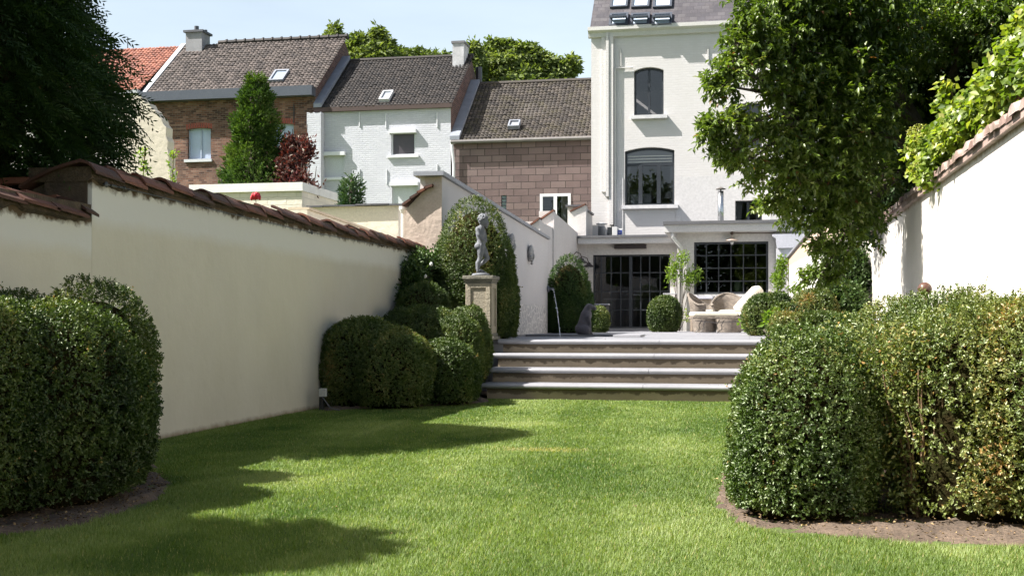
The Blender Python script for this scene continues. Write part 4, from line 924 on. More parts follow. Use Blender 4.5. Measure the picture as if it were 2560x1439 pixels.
# room behind the doors
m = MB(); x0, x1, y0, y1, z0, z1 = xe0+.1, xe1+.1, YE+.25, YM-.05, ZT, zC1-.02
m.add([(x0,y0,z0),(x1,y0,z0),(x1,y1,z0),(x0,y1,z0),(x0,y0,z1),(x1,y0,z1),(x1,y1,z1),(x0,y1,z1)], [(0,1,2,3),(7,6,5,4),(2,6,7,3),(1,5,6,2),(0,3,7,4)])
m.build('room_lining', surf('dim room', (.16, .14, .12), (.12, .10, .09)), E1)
kt = thing('kitchen_counter', 'dark kitchen counter seen dimly through the glass doors', 'counter', ((xe0+xe1)/2, YE+1.8, ZT))
m = MB(); m.box(xe0+.6, xe0+2.6, YE+1.6, YE+2.2, ZT+.002, ZT+.9); m.build('cabinet', surf('counter grey', (.10, .10, .10)), kt)
m = MB(); m.box(xe0+.5, xe0+2.7, YE+1.55, YE+2.25, ZT+.902, ZT+.94); m.build('worktop', surf('worktop', (.30, .30, .30)), kt)

# ---- extension 2: garden room with the big window
Y2 = 31.0
x20 = on_y(1693, 700, Y2).x; x21 = 1.32
zG1 = on_y(1830, 578, Y2-.35).z; zG0 = on_y(1830, 556, Y2-.35).z
E2 = thing('garden_room', 'cream garden room with a large black gridded window, jutting in front of the house', 'extension', ((x20+x21)/2, Y2, ZT))
wn_ = opening(1735, 604, 1921, 735, Y2)
m = MB(); facade(m, x20, x21, ZT, zG1, Y2, [wn_], .25); m.add([(x20, Y2, ZT), (x20, YM, ZT), (x20, YM, zG1), (x20, Y2, zG1)], [(3, 2, 1, 0)]); m.add([(x21, Y2, ZT), (x21, YM, ZT), (x21, YM, zG1), (x21, Y2, zG1)], [(0, 1, 2, 3)]); m.build('front_wall', PL, E2)
xr0 = on_y(1661, 570, Y2-.35).x; xr1 = on_y(1984, 560, Y2-.35).x
m = MB(); m.box(xr0, xr1, Y2-.35, YM-.03, zG1, zG0-.03); m.build('flat_roof', CRM, E2)
m = MB(); m.box(xr0-.03, xr1+.02, Y2-.41, YM-.03, zG0-.028, zG0+.05); m.build('roof_edge', surf('zinc edge', (.13, .13, .135), (.10, .10, .105), .5), E2)
window(E2, *wn_[:4], Y2, GRF, mull=[(k/6, .026, wn_[3]-.05) for k in range(1, 6)], trans=[(.25, .026), (.5, .026), (.745, .026)], fw=.055, name='steel_window', dep=.06)
m = MB(); m.box(wn_[0]-.06, wn_[1]+.06, Y2-.10, Y2-.003, wn_[2]-.07, wn_[2]-.004); m.build('window_sill', SILL, E2)
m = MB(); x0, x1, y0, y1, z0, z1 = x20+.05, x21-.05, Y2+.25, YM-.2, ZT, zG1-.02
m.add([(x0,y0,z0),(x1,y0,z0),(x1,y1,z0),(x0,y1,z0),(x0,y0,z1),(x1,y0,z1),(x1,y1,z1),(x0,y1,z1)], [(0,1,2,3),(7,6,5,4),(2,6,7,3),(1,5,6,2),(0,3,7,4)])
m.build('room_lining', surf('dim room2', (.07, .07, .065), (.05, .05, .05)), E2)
# vases and lanterns standing inside on the sill
x_ = on_y(1845, 720, Y2+.3).x; v = MB(); v.lathe((x_, Y2+.32, wn_[2]), [(.05, 0), (.11, .05), (.12, .28), (.10, .34)], 14, False); tag(v.build('glass_vase', surf('green glass', (.12, .22, .08), (.2, .3, .16), .1), None, True), 'green glass vase inside the gridded window, left of the dark lanterns', 'vase')
for i, (px, wh) in enumerate(((1868, 'leftmost'), (1884, 'middle'), (1904, 'rightmost and tallest'))):
    x_ = on_y(px, 720, Y2+.3).x; s = 1+.12*i; ln = thing('lantern', wh+' of three dark metal lanterns inside the gridded window', 'lantern', (x_, Y2+.35, wn_[2]), 'lanterns inside the gridded window')
    m = MB()
    for k in range(6): a = math.pi*k/3; m.tube([(x_+.09*s*math.cos(a), Y2+.35+.09*s*math.sin(a), wn_[2]+.02), (x_+.09*s*math.cos(a), Y2+.35+.09*s*math.sin(a), wn_[2]+.24*s), (x_+.02*math.cos(a), Y2+.35+.02*math.sin(a), wn_[2]+.34*s)], .007, 5)
    m.lathe((x_, Y2+.35, wn_[2]+.003), [(.10*s, 0), (.10*s, .02)], 12); m.build('cage', surf('lantern iron', (.03, .028, .026), None, .5), ln)
    m = MB(); m.lathe((x_, Y2+.35, wn_[2]+.025), [(.035, 0), (.035, .16*s)], 10); m.build('candle', surf('cream candle', (.6, .57, .5)), ln)
# downpipe with swan neck at the corner of the garden room
m = MB(); a = on_y(1681, 578, Y2-.3); b = on_y(1703, 618, Y2-.12); m.tube([(a.x, Y2-.28, zG1), (a.x, Y2-.28, zG1-.12), (b.x, Y2-.1, b.z), (b.x, Y2-.1, ZT+.01)], .05, 12)
tag(m.build('downpipe', surf('cream pipe', (.68, .66, .62), None, .45), None, True), 'cream downpipe with a swan neck at the left corner of the garden room', 'downpipe')
# pilaster with moulded cap at the right
x0 = on_y(1937, 640, Y2-.45).x; x1 = .93; pl_ = thing('stone_pilaster', 'pale grey pilaster with a moulded cap between the garden room and the white wall', 'pilaster', ((x0+x1)/2, Y2-.2, ZT))
z0 = on_y(1950, 620, Y2-.45).z; z1 = on_y(1950, 585, Y2-.45).z
m = MB(); m.box(x0+.04, x1+.1, Y2-.40, Y2-.11, ZT+.003, z0); m.build('shaft', surf('pilaster grey', (.60, .59, .62), (.55, .54, .57), .8), pl_)
m = MB(); m.prism([(x0+.06, z0+.003), (x1+.3, z0+.003), (x1+.45, z1-.05), (x1+.45, z1), (x0-.06, z1), (x0-.06, z1-.05), (x0+.02, z1-.10)], 'y', Y2-.47, Y2-.06); m.build('cap', surf('lilac stone', (.50, .50, .55), (.44, .44, .49), .7), pl_)
# arm lamp on a long bracket above the window
q = on_y(1830, 583, Y2-.18); q2 = on_y(1936, 583, Y2-.18)
la = thing('arm_lamp', 'brass and iron lamp hanging from a long horizontal pipe above the gridded window', 'lamp', (q.x, Y2-.2, q.z))
BRZ = surf('old bronze', (.10, .07, .05), (.06, .045, .035), .45, 8, metal=.6)
m = MB(); m.tube([(q.x, Y2-.2, q.z), (q2.x, Y2-.2, q.z-.01), (q2.x, Y2-.003, q.z-.01)], .013, 8); m.ell((q.x, Y2-.2, q.z), (.045, .045, .045), 12, 8); m.tube([(q.x+.42, Y2-.2, q.z), (q.x+.42, Y2-.003, q.z)], .01, 6); m.build('pipe', BRZ, la)
m = MB(); m.tube([(q.x, Y2-.2, q.z-.03), (q.x, Y2-.2, q.z-.12)], .014, 8); m.lathe((q.x, Y2-.2, q.z-.185), [(.17, 0), (.165, .012), (.05, .045), (.03, .075)], 20, False); m.build('lamp_shade', surf('copper shade', (.45, .36, .29), (.36, .28, .22), .4, 6), la, True)
m = MB(); m.ell((q.x, Y2-.2, q.z-.23), (.045, .045, .06), 12, 8); m.build('glass_globe', surf('globe glass', (.55, .56, .55), None, .1), la, True)
# two barn lamps on the stepped wall
for i, (px, py, wh) in enumerate(((1455, 657, 'left and higher'), (1472, 667, 'right and lower'))):
    yy = (32.7, 33.7)[i]; q = on_y(px, py, yy); z = q.z; al = q.x-XS
    b = thing('barn_lamp', wh+' of the two dark gooseneck lamps beside the glass doors', 'lamp', (XS, yy, z), 'gooseneck lamps by the doors')
    m = MB(); m.tube([(XS+.002, yy, z+.08), (XS+al*.15, yy, z+.22), (XS+al*.45, yy, z+.30), (XS+al*.85, yy, z+.25), (q.x, yy, z+.11)], .013, 8); m.ell((XS+.012, yy, z+.08), (.02, .05, .05), 10, 6); m.build('gooseneck', BRZ, b)
    m = MB(); m.lathe((q.x, yy, z), [(.17, 0), (.16, .015), (.07, .07), (.04, .13)], 18, False); m.build('lamp_shade', surf('barn shade', (.06, .05, .05), None, .5, metal=.3), b, True)
    m = MB(); m.ell((q.x, yy, z-.03), (.045, .045, .07), 10, 8); m.build('bulb_glass', surf('globe glass', (.55, .56, .55), None, .1), b, True)
# things standing on the flat roof of the extension
q = on_y(1504, 590, YM-1.4); zz = zC0+.05
ve = thing('vent_stack', 'short round metal vent with a rain cap on the glazed extension roof', 'vent', (q.x, YM-1.4, zz))
GAL = surf('galvanised', (.42, .43, .44), (.34, .35, .36), .4, 4, metal=.5)
m = MB(); m.lathe((q.x, YM-1.4, zz), [(.11, 0), (.11, .40), (.12, .41)], 16); m.build('pipe', GAL, ve, True)
m = MB(); m.lathe((q.x, YM-1.4, zz+.47), [(.17, 0), (.17, .02), (.05, .06)], 16); m.tube([(q.x-.08, YM-1.4, zz+.40), (q.x-.08, YM-1.4, zz+.48)], .008, 5); m.tube([(q.x+.08, YM-1.4, zz+.40), (q.x+.08, YM-1.4, zz+.48)], .008, 5); m.build('rain_cap', GAL, ve)
xa, xb, za, zb = rect(1518, 555, 1530, 590, YM-1.0); m = MB(); m.box(xa, xb, YM-1.0, YM-.5, zz+.002, zz+.42)
ac = thing('air_conditioner', 'dark outdoor cooling unit with a white side on the extension roof', 'air conditioner', ((xa+xb)/2, YM-.8, zz)); m.build('grille', surf('dark grille', (.02, .025, .03), None, .5), ac, bevel=.01)
m = MB(); m.box(xb+.003, xb+.16, YM-1.0, YM-.5, zz+.002, zz+.42); m.build('side_case', surf('white case', (.72, .72, .71), None, .4), ac, bevel=.01)
xa, xb, za, zb = rect(1537, 557, 1557, 590, YM-.9); bx = thing('meter_box', 'white box with a blue rectangular sticker on the extension roof', 'box', ((xa+xb)/2, YM-.8, zz))
m = MB(); m.box(xa, xb, YM-.9, YM-.6, zz+.002, zz+.38); m.build('case', surf('white case', (.72, .72, .71), None, .4), bx, bevel=.01)
m = MB(); m.box(xa+.03, xb-.03, YM-.906, YM-.902, zz+.20, zz+.33); lb = m.build('sticker', surf('blue label', (.02, .06, .42), None, .4), bx)
m = MB(); xm_ = (xa+xb)/2
for k in range(16):
    a = 2*math.pi*k/16; b_ = 2*math.pi*(k+1)/16
    m.add([(xm_+.05*math.cos(a), YM-.910, zz+.265+.03*math.sin(a)), (xm_+.05*math.cos(b_), YM-.910, zz+.265+.03*math.sin(b_)), (xm_+.038*math.cos(b_), YM-.910, zz+.265+.02*math.sin(b_)), (xm_+.038*math.cos(a), YM-.910, zz+.265+.02*math.sin(a))], [(0, 1, 2, 3)])
m.build('oval_mark', surf('white case', (.72, .72, .71), None, .4), lb)
m = MB(); q = on_y(1802, 548, Y2+3.2); zt = on_y(1802, 478, Y2+3.2).z; fl = thing('stove_flue', 'slim steel stove flue with a rain cap on the garden room roof', 'flue', (q.x, Y2+3.2, zG0+.05))
m.lathe((q.x, Y2+3.2, zG0+.051), [(.085, 0), (.085, zt-zG0-.05)], 20); m.build('flue_pipe', surf('steel', (.55, .56, .57), (.48, .49, .5), .25, 2, metal=.9), fl, True)
m = MB(); m.lathe((q.x, Y2+3.2, zt+.05), [(.14, 0), (.13, .02), (.02, .07)], 16); m.tube([(q.x, Y2+3.2, zt-.02), (q.x, Y2+3.2, zt+.06)], .02, 6); m.build('rain_cap', surf('dark cap3', (.10, .09, .08)), fl, True)

# ---- neighbours' walls beyond the left wall
NP = surf('neighbour cream', (.70, .64, .52), (.62, .56, .46), .9, 2, .5, 8.)
NBk = brick('cream painted block', [(.66, .60, .50), (.72, .66, .55)], (.58, .53, .44), .4, .16, .012, .6, .85, .15)
y_ = 22.5; xa, xb, _, zt = rect(480, 463, 755, 700, y_)
nb = thing('outbuilding', 'cream painted block outbuilding with a flat white coping, behind the left wall', 'outbuilding', ((xa+xb)/2, y_+1, 0)); m = MB(); m.box(xa, xb, y_, y_+3, .002, zt-.14); m.build('wall_body', NBk, nb)
m = MB(); m.box(xa-.04, xb+.03, y_-.05, y_+3.05, zt-.138, zt+.03); m.build('coping', surf('white coping', (.78, .76, .72)), nb)
y_ = 20.0; xa, xb, _, zt = rect(770, 516, 996, 700, y_)
n2 = thing('boundary_wall', 'cream boundary wall with thin dark slate capping below the white house', 'wall', ((xa+xb)/2, y_, 0)); m = MB(); m.box(xa, xb, y_, y_+.3, .002, zt); m.build('wall_body', NBk if False else NP, n2)
m = MB(); x_ = xa
while x_ < xb: e = random.uniform(-.01, .012); m.box(x_, x_+.29, y_-.08, y_+.36, zt+.004+e, zt+.03+e); x_ += .3
m.build('slate_capping', surf('dark slate', (.10, .10, .11), (.07, .07, .08), .6), n2)
xn = -6.0; p0_, p1_ = on_x(768, 524, xn), on_x(975, 596, xn)
n3 = thing('boundary_wall', 'low cream side wall running back behind the left garden wall', 'wall', (xn, 17, 0)); m = MB(); m.prism([(p0_.y, .002), (p1_.y, .002), (p1_.y, p1_.z), (p0_.y, p0_.z)], 'x', xn-.25, xn); m.build('wall_body', NP, n3)
m = MB(); m.prism([(p0_.y, p0_.z+.003), (p1_.y, p1_.z+.003), (p1_.y, p1_.z+.035), (p0_.y, p0_.z+.035)], 'x', xn-.28, xn+.03); m.build('coping', surf('cream tile cap', (.62, .52, .38), (.5, .4, .3)), n3)
m = MB(); q = on_y(1006, 530, 15.5); zz_ = q.z; m.tube([(q.x, 15.55, zz_), (q.x, 15.55, .3)], .035, 10); m.lathe((q.x, 15.55, zz_-.02), [(.035, 0), (.06, .06), (.06, .10)], 12)
tag(m.build('downpipe', surf('cream pipe', (.68, .66, .62), None, .45)), 'short cream downpipe with a hopper beside the pink wall end', 'downpipe')
# ragged cream gable wall in front of the brick house
y_ = 27.0; pts = [(300, 238), (350, 240), (362, 256), (372, 258), (378, 270), (387, 276), (392, 286), (403, 296), (407, 309), (415, 318), (414, 340), (419, 352), (418, 372), (422, 388), (421, 410), (425, 432), (424, 640), (300, 640)]
m = MB(); m.prism([(on_y(a, b, y_).x, max(on_y(a, b, y_).z, .002)) for a, b in pts], 'y', y_, y_+.35)
tag(m.build('ragged_wall', surf('old cream wash', (.60, .54, .44), (.50, .45, .37), .95, 1.5, .8, 6.)), 'old cream wall with a ragged sloping edge in front of the brick house', 'wall')
# ============================================================ OBJECTS
STAT = surf('weathered lead', (.19, .20, .22), (.12, .125, .135), .75, 9, .5, 45., fine=.3)
def melt(name, mb, voxel, m_, parent=None, smooth=6):
    """weld overlapping lumps into one continuous skin"""
    tmp = mb.build(name+'_src', m_)
    r = tmp.modifiers.new('r', 'REMESH'); r.mode = 'VOXEL'; r.voxel_size = voxel
    s = tmp.modifiers.new('s', 'SMOOTH'); s.iterations = smooth; s.factor = .5
    me = bpy.data.meshes.new_from_object(tmp.evaluated_get(bpy.context.evaluated_depsgraph_get())); me.name = name
    old = tmp.data; bpy.data.objects.remove(tmp); bpy.data.meshes.remove(old)
    me.polygons.foreach_set('use_smooth', [True]*len(me.polygons))
    if not me.materials: me.materials.append(m_)
    o = bpy.data.objects.new(name, me); C.objects.link(o); put(o, parent); return o
def cap(m, a, b, r1, r2, n=5):
    a, b = Vector(a), Vector(b); m.tube([a.lerp(b, k/n) for k in range(n+1)], [r1+(r2-r1)*k/n for k in range(n+1)], 12)
    m.ell(a, (r1,)*3, 12, 8); m.ell(b, (r2,)*3, 12, 8)
def limb(m, pts, rad):
    for i in range(len(pts)-1): cap(m, pts[i], pts[i+1], rad[i], rad[i+1])

# ---- pedestal and child statue
pc = at_d(1203, HY, 14.75); PXc, PYc = pc.x, pc.y; pu = EYE
def pz(py, d=14.75): return EYE+(HY-py)/F*d
PD = surf('sandstone', (.40, .35, .26), (.26, .23, .17), .9, 5, .5, 40., fine=.3)
PDC = surf('mossy cap stone', (.26, .24, .19), (.14, .135, .11), .95, 9, .5, 40., fine=.4)
pd = thing('stone_pedestal', 'panelled sandstone pedestal at the left top of the steps carrying the child statue', 'pedestal', (PXc, PYc, ZT))
hw = .150; zt = pz(690)
m = MB(); m.box(PXc-hw, PXc+hw, PYc-hw, PYc+hw, ZT+.08, zt-.095)
for sx, ax in ((-1, 0), (1, 0)): pass
# raised rails framing a sunk panel on the front and right faces
for (x0, x1, z0, z1) in ((-hw, -hw+.055, ZT+.08, zt-.095), (hw-.055, hw, ZT+.08, zt-.095), (-hw+.055, hw-.055, zt-.15, zt-.095), (-hw+.055, hw-.055, ZT+.08, ZT+.16)):
    m.box(PXc+x0, PXc+x1, PYc-hw-.014, PYc-hw-.0005, z0, z1); m.box(PXc-hw-.014, PXc-hw-.0005, PYc+x0, PYc+x1, z0, z1); m.box(PXc+hw+.0005, PXc+hw+.014, PYc+x0, PYc+x1, z0, z1)
m.build('shaft', PD, pd, bevel=.004)
m = MB(); m.box(PXc-.165, PXc+.165, PYc-.165, PYc+.165, zt-.094, zt-.07); m.box(PXc-.178, PXc+.178, PYc-.178, PYc+.178, zt-.069, zt-.045); m.box(PXc-.192, PXc+.192, PYc-.192, PYc+.192, zt-.044, zt); m.build('cap_slab', PDC, pd, bevel=.006)
m = MB(); m.box(PXc-.20, PXc+.20, PYc-.20, PYc+.20, ZT+.002, ZT+.04); m.box(PXc-.175, PXc+.175, PYc-.175, PYc+.175, ZT+.041, ZT+.079); m.build('foot_slab', PDC, pd, bevel=.006)
S = 1/828*1.02*1.0
def sp(X, Y, dy=0.): 
    x = (X-300)*S; return Vector((PXc+x*CA-dy*SA-.0, PYc+x*SA+dy*CA, zt+.03+(728-Y)*S))
m = MB()
m.ell(sp(318, 195), (.060, .064, .070), 16, 12)                       # skull
m.ell(sp(348, 222, .0), (.036, .045, .046), 14, 10)                   # face towards the right
m.ell(sp(352, 268), (.016, .02, .012), 8, 6)                          # chin
m.ell(sp(372, 228), (.010, .010, .012), 8, 6)                         # nose
m.ell(sp(360, 252), (.011, .018, .008), 8, 6)                         # lips
for k in range(120):                                                  # curls
    a = random.uniform(0, 2*math.pi); b = random.uniform(-.25, 1.4); rr_ = .064
    off = Vector((math.cos(b)*math.cos(a)*rr_, math.cos(b)*math.sin(a)*rr_*1.02, math.sin(b)*rr_*1.02+.004))
    if off.dot(Vector((CA, SA, 0))) > .035 and off.z < .02: continue
    m.ell(sp(316, 192)+off, (random.uniform(.008, .014),)*3, 8, 6)
cap(m, sp(312, 240), sp(302, 270), .030, .034)
limb(m, [sp(288, 290), sp(292, 330), sp(296, 380)], [.052, .058, .050])   # trunk
cap(m, sp(268, 285, -.01), sp(315, 288, .03), .034, .034)
cap(m, sp(300, 330, .02), sp(322, 390, .02), .048, .048)                   # belly side
m.ell(sp(272, 455, -.018), (.050, .048, .048), 14, 10); m.ell(sp(290, 452, .035), (.050, .046, .048), 14, 10)
cap(m, sp(298, 410), sp(300, 450), .052, .052)
limb(m, [sp(262, 292, -.05), sp(275, 345, -.075), sp(300, 385, -.07)], [.026, .023, .020])   # near arm
limb(m, [sp(300, 385, -.07), sp(326, 398, -.035)], [.019, .015]); m.ell(sp(334, 400, -.02), (.017, .02, .015), 10, 8)
for k in range(4): cap(m, sp(334+2*k, 392+6*k, -.018), sp(348+1*k, 396+7*k, .004), .0062, .005, 2)
cap(m, sp(330, 392, -.012), sp(342, 382, .0), .0062, .005, 2)
limb(m, [sp(325, 300, .06), sp(338, 350, .075), sp(336, 398, .03)], [.024, .022, .017])      # far arm
m.ell(sp(340, 402, .018), (.016, .018, .014), 10, 8)
limb(m, [sp(290, 455, -.018), sp(296, 520, -.02), sp(290, 572, -.018)], [.046, .042, .030])   # standing thigh
limb(m, [sp(290, 572, -.018), sp(272, 620, -.018), sp(268, 690, -.018), sp(266, 708, -.018)], [.030, .030, .018, .017])
cap(m, sp(266, 716, -.018), sp(300, 720, -.022), .014, .010)
limb(m, [sp(310, 460, .03), sp(338, 520, .035), sp(364, 572, .03)], [.044, .038, .027])       # bent leg forward
limb(m, [sp(364, 572, .03), sp(330, 606, .035), sp(282, 640, .04), sp(262, 655, .04)], [.026, .025, .017, .015])
cap(m, sp(254, 615, .04), sp(252, 690, .04), .016, .009)
for k in range(3): m.ell(sp(296+k*9, 700+6*k, .02), (.028, .026, .022), 10, 8)                # rough support at the foot
m.ell(sp(345, 718, .0), (.02, .02, .012), 8, 6)
ms = m; su = thing('child_statue', 'grey statue of a curly-haired naked child seen from behind, standing on the pedestal', 'statue', (PXc, PYc, zt))
melt('figure', ms, .0055, STAT, su, 3)
m = MB(); m.lathe((PXc-.005, PYc, zt+.001), [(.108, 0), (.112, .016), (.100, .03), (.06, .036)], 20); m.build('statue_base', STAT, su, True)

# ---- sitting dog statue by the pool
DG = surf('slate grey statue', (.105, .10, .12), (.07, .068, .08), .7, 6, .5, 40., fine=.25)
dd = 21.6; dc = at_d(1462, HY, dd); dz = ZT
def dp(X, Y, dy=0.):
    x = (X-62)/3.427/F*dd; return Vector((dc.x+x*CA-dy*SA, dc.y+x*SA+dy*CA, dz+(1348-Y)/3.427/F*dd+.0))
m = MB()
limb(m, [dp(105, 1112), dp(138, 1118), dp(150, 1128)], [.060, .042, .030])          # head and muzzle, lowered
m.ell(dp(98, 1118, -.055), (.018, .018, .055), 10, 8); m.ell(dp(98, 1118, .055), (.018, .018, .055), 10, 8)
limb(m, [dp(96, 1112), dp(80, 1140), dp(72, 1180)], [.062, .070, .085])
limb(m, [dp(75, 1180), dp(58, 1230), dp(42, 1285)], [.105, .100, .105])              # chest to rump
m.ell(dp(38, 1300), (.13, .12, .11), 16, 12)
for s in (-.07, .07):
    limb(m, [dp(86, 1195, s), dp(100, 1250, s), dp(104, 1300, s), dp(106, 1335, s)], [.052, .034, .026, .026])
    cap(m, dp(106, 1340, s), dp(124, 1342, s), .026, .020)
    m.ell(dp(50, 1308, s*1.4), (.11, .05, .085), 14, 10); cap(m, dp(60, 1340, s*1.6), dp(92, 1342, s*1.6), .024, .02)
limb(m, [dp(20, 1335), dp(8, 1342), dp(-4, 1340)], [.022, .018, .010])
dog = thing('dog_statue', 'dark grey statue of a sitting dog with lowered head, beside the pool', 'statue', (dc.x, dc.y, dz))
melt('figure', m, .014, DG, dog, 3)

# ---- two stone masks on the sloping white wall
MK = surf('mask stone', (.46, .45, .44), (.30, .30, .30), .9, 8, .5, 30., fine=.3)
for px, py, w_, h_, lab in ((1273, 613, .11, .26, 'upper stone face mask hung on the white wall nearest the tall topiary'), (1321, 638, .11, .24, 'lower stone face mask hung on the white wall, farther from the tall topiary')):
    q = on_x(px, py, XW); m = MB(); c0 = Vector((XW+.02, q.y, q.z))
    m.ell(c0, (.06, w_*1.0, h_*.5), 18, 14); m.ell(c0+Vector((.075, 0, -.02)), (.03, .03, .055), 8, 8)
    for s in (-1, 1): m.ell(c0+Vector((.055, s*.075, .045)), (.018, .035, .02), 8, 6); m.ell(c0+Vector((.055, s*.08, .085)), (.02, .05, .014), 8, 6); m.ell(c0+Vector((.045, s*.10, -.05)), (.03, .04, .05), 8, 6)
    m.ell(c0+Vector((.06, 0, -.10)), (.02, .05, .014), 8, 6); m.ell(c0+Vector((.045, 0, -.15)), (.03, .05, .03), 8, 6)
    for k in range(9): a = math.pi*k/8; m.ell(c0+Vector((.03, w_*math.cos(a), .05+h_*.42*math.sin(a))), (.035, .045, .045), 8, 6)
    tag(melt('stone_mask', m, .012, MK, None, 2), lab, 'mask', 'stone masks on the white wall')

# ---- jet of water falling into the pool
wj = bpy.data.materials.new('falling water'); tt, oo = nodes(wj); pp = tt.nodes.new('ShaderNodeBsdfPrincipled'); pp.inputs['Base Color'].default_value = (.8, .85, .9, 1); pp.inputs['Roughness'].default_value = .1; L(tt, pp.outputs[0], oo.inputs[0])
p0 = on_x(1368, 722, XW); p0.y = min(p0.y, a1.y-.05); land = at_d(1401, 836, 20.6)
m = MB(); pts = []
for k in range(13):
    f = k/12; p = Vector((XW+.12+(land.x-XW-.12)*f, p0.y+(land.y-p0.y)*f, p0.z+(ZT-.05-p0.z)*(f*.55+.45*f*f))); pts.append(p)
m.tube(pts, [.004+.003*(k % 2) for k in range(13)], 6)
for k in range(24):
    f = random.random(); i = int(f*11.9); q = pts[i].lerp(pts[i+1], .5)+Vector((random.uniform(-.02, .02), random.uniform(-.02, .02), 0)); m.ell(q, (.005, .005, .009), 6, 4)
tag(m.build('water_jet', wj, None, True), 'thin jet of water arching from the white wall down into the pool', 'water jet')
m = MB(); m.tube([(XW+.001, p0.y, p0.z), (XW+.14, p0.y, p0.z)], [.03, .018], 10); m.ell((XW+.02, p0.y, p0.z), (.03, .07, .07), 10, 8); tag(m.build('wall_spout', STAT, None, True), 'small grey spout on the white wall from which the water jet leaves', 'spout')

# ---- wire along the left wall
wx = XL+.035; P_ = [on_x(px, py, wx) for px, py in ((266, 461), (310, 470), (560, 530), (780, 581), (905, 603), (1040, 628))]
wr_ = thing('wire_line', 'thin steel wire with turnbuckle stretched along the cream left wall under the tiles', 'wire', P_[0])
WI = surf('dark wire', (.07, .075, .075), None, .4, metal=.5)
m = MB(); m.tube(P_, .0035, 5); m.build('wire', WI, wr_)
m = MB()
for k in range(12):
    a = 2*math.pi*k/12; b = 2*math.pi*(k+1)/12; c0 = P_[0]; m.tube([c0+Vector((0, .018*math.cos(a), .018*math.sin(a))), c0+Vector((0, .018*math.cos(b), .018*math.sin(b)))], .004, 5)
m.tube([P_[0]+(P_[1]-P_[0])*.25, P_[0]+(P_[1]-P_[0])*.55], .008, 8); m.tube([P_[0]+(P_[1]-P_[0])*.7, P_[1]], .006, 8); m.ell(P_[1], (.012, .012, .012), 8, 6); m.build('turnbuckle', WI, wr_)
for p in (P_[0], P_[3]): m = MB(); m.tube([Vector((XL+.001, p.y, p.z)), p+Vector((.004, 0, 0))], .006, 6); m.ell(p, (.01, .02, .02), 8, 6); m.build('eye_bolt', WI, wr_)

# ---- socket box at the end of the wall
q = at_d(805, 981, 11.65); z_ = EYE+(HY-981)/F*11.65
sb = thing('outlet_box', 'small pale square socket box on a dark post beside the clipped hedge', 'outlet box', (q.x, q.y, 0))
m = MB(); m.box(q.x-.035, q.x+.035, q.y, q.y+.05, z_-.04, z_+.04); m.build('box_cover', surf('pale plastic', (.55, .55, .52), None, .5), sb, bevel=.004)
m = MB(); m.box(q.x-.05, q.x-.01, q.y+.052, q.y+.08, .002, z_+.02); m.build('post', surf('dark post', (.03, .03, .03)), sb)
m = MB(); m.tube([(q.x, q.y+.01, z_-.04), (q.x+.03, q.y-.03, .12), (q.x+.12, q.y-.1, .04), (q.x+.22, q.y-.12, .02)], .006, 6); m.build('cable', surf('grey cable', (.14, .14, .14)), sb)

# ---- bronze ball finial behind the right hedge
q = at_d(2312, 722, 7.9); z_ = q.z
fn = thing('ball_finial', 'brown glazed ball finial on a post, rising behind the right foreground hedge', 'finial', (q.x, q.y, 0))
BM = surf('brown glaze', (.13, .065, .045), (.09, .045, .03), .28, 6)
m = MB(); m.ell((q.x, q.y, z_), (.046, .046, .045), 28, 18); m.build('ball', BM, fn, True)
m = MB(); m.lathe((q.x, q.y, 0), [(.05, .002), (.035, .06), (.022, .1), (.022, z_-.11), (.042, z_-.085), (.042, z_-.065), (.022, z_-.055), (.022, z_-.035)], 20); m.build('post', BM, fn, True)

# ---- wicker furniture
def wickermat():
    m = bpy.data.materials.new('grey wicker'); t, o = nodes(m); g = obco(t); uv = t.nodes.new('ShaderNodeUVMap')
    b = t.nodes.new('ShaderNodeTexBrick'); L(t, uv.outputs[0], b.inputs['Vector']); b.inputs['Scale'].default_value = 1; b.inputs['Brick Width'].default_value = .06; b.inputs['Row Height'].default_value = .022; b.inputs['Mortar Size'].default_value = .004; b.inputs['Mortar Smooth'].default_value = .6
    b.inputs['Color1'].default_value = (.36, .30, .24, 1); b.inputs['Color2'].default_value = (.22, .185, .15, 1); b.inputs['Mortar'].default_value = (.05, .04, .035, 1)
    n = noise(t, 6, 4, .6, g.outputs['Object']); nr = ramp(t, n.outputs[0], [(.3, (.7,)*3), (.7, (1.15,)*3)]); c = mix(t, 1., b.outputs[0], nr.outputs[0], 'MULTIPLY')
    p = t.nodes.new('ShaderNodeBsdfPrincipled'); L(t, c, p.inputs['Base Color']); p.inputs['Roughness'].default_value = .75
    bp = t.nodes.new('ShaderNodeBump'); bp.inputs['Strength'].default_value = 1; bp.inputs['Distance'].default_value = .01; bp.invert = True; L(t, b.outputs['Fac'], bp.inputs['Height']); L(t, bp.outputs[0], p.inputs['Normal'])
    L(t, p.outputs[0], o.inputs[0]); return m
WK = wickermat(); CU = surf('cream cushion', (.78, .74, .62), (.74, .70, .58), .9, 4, .2, 20., fine=.06)
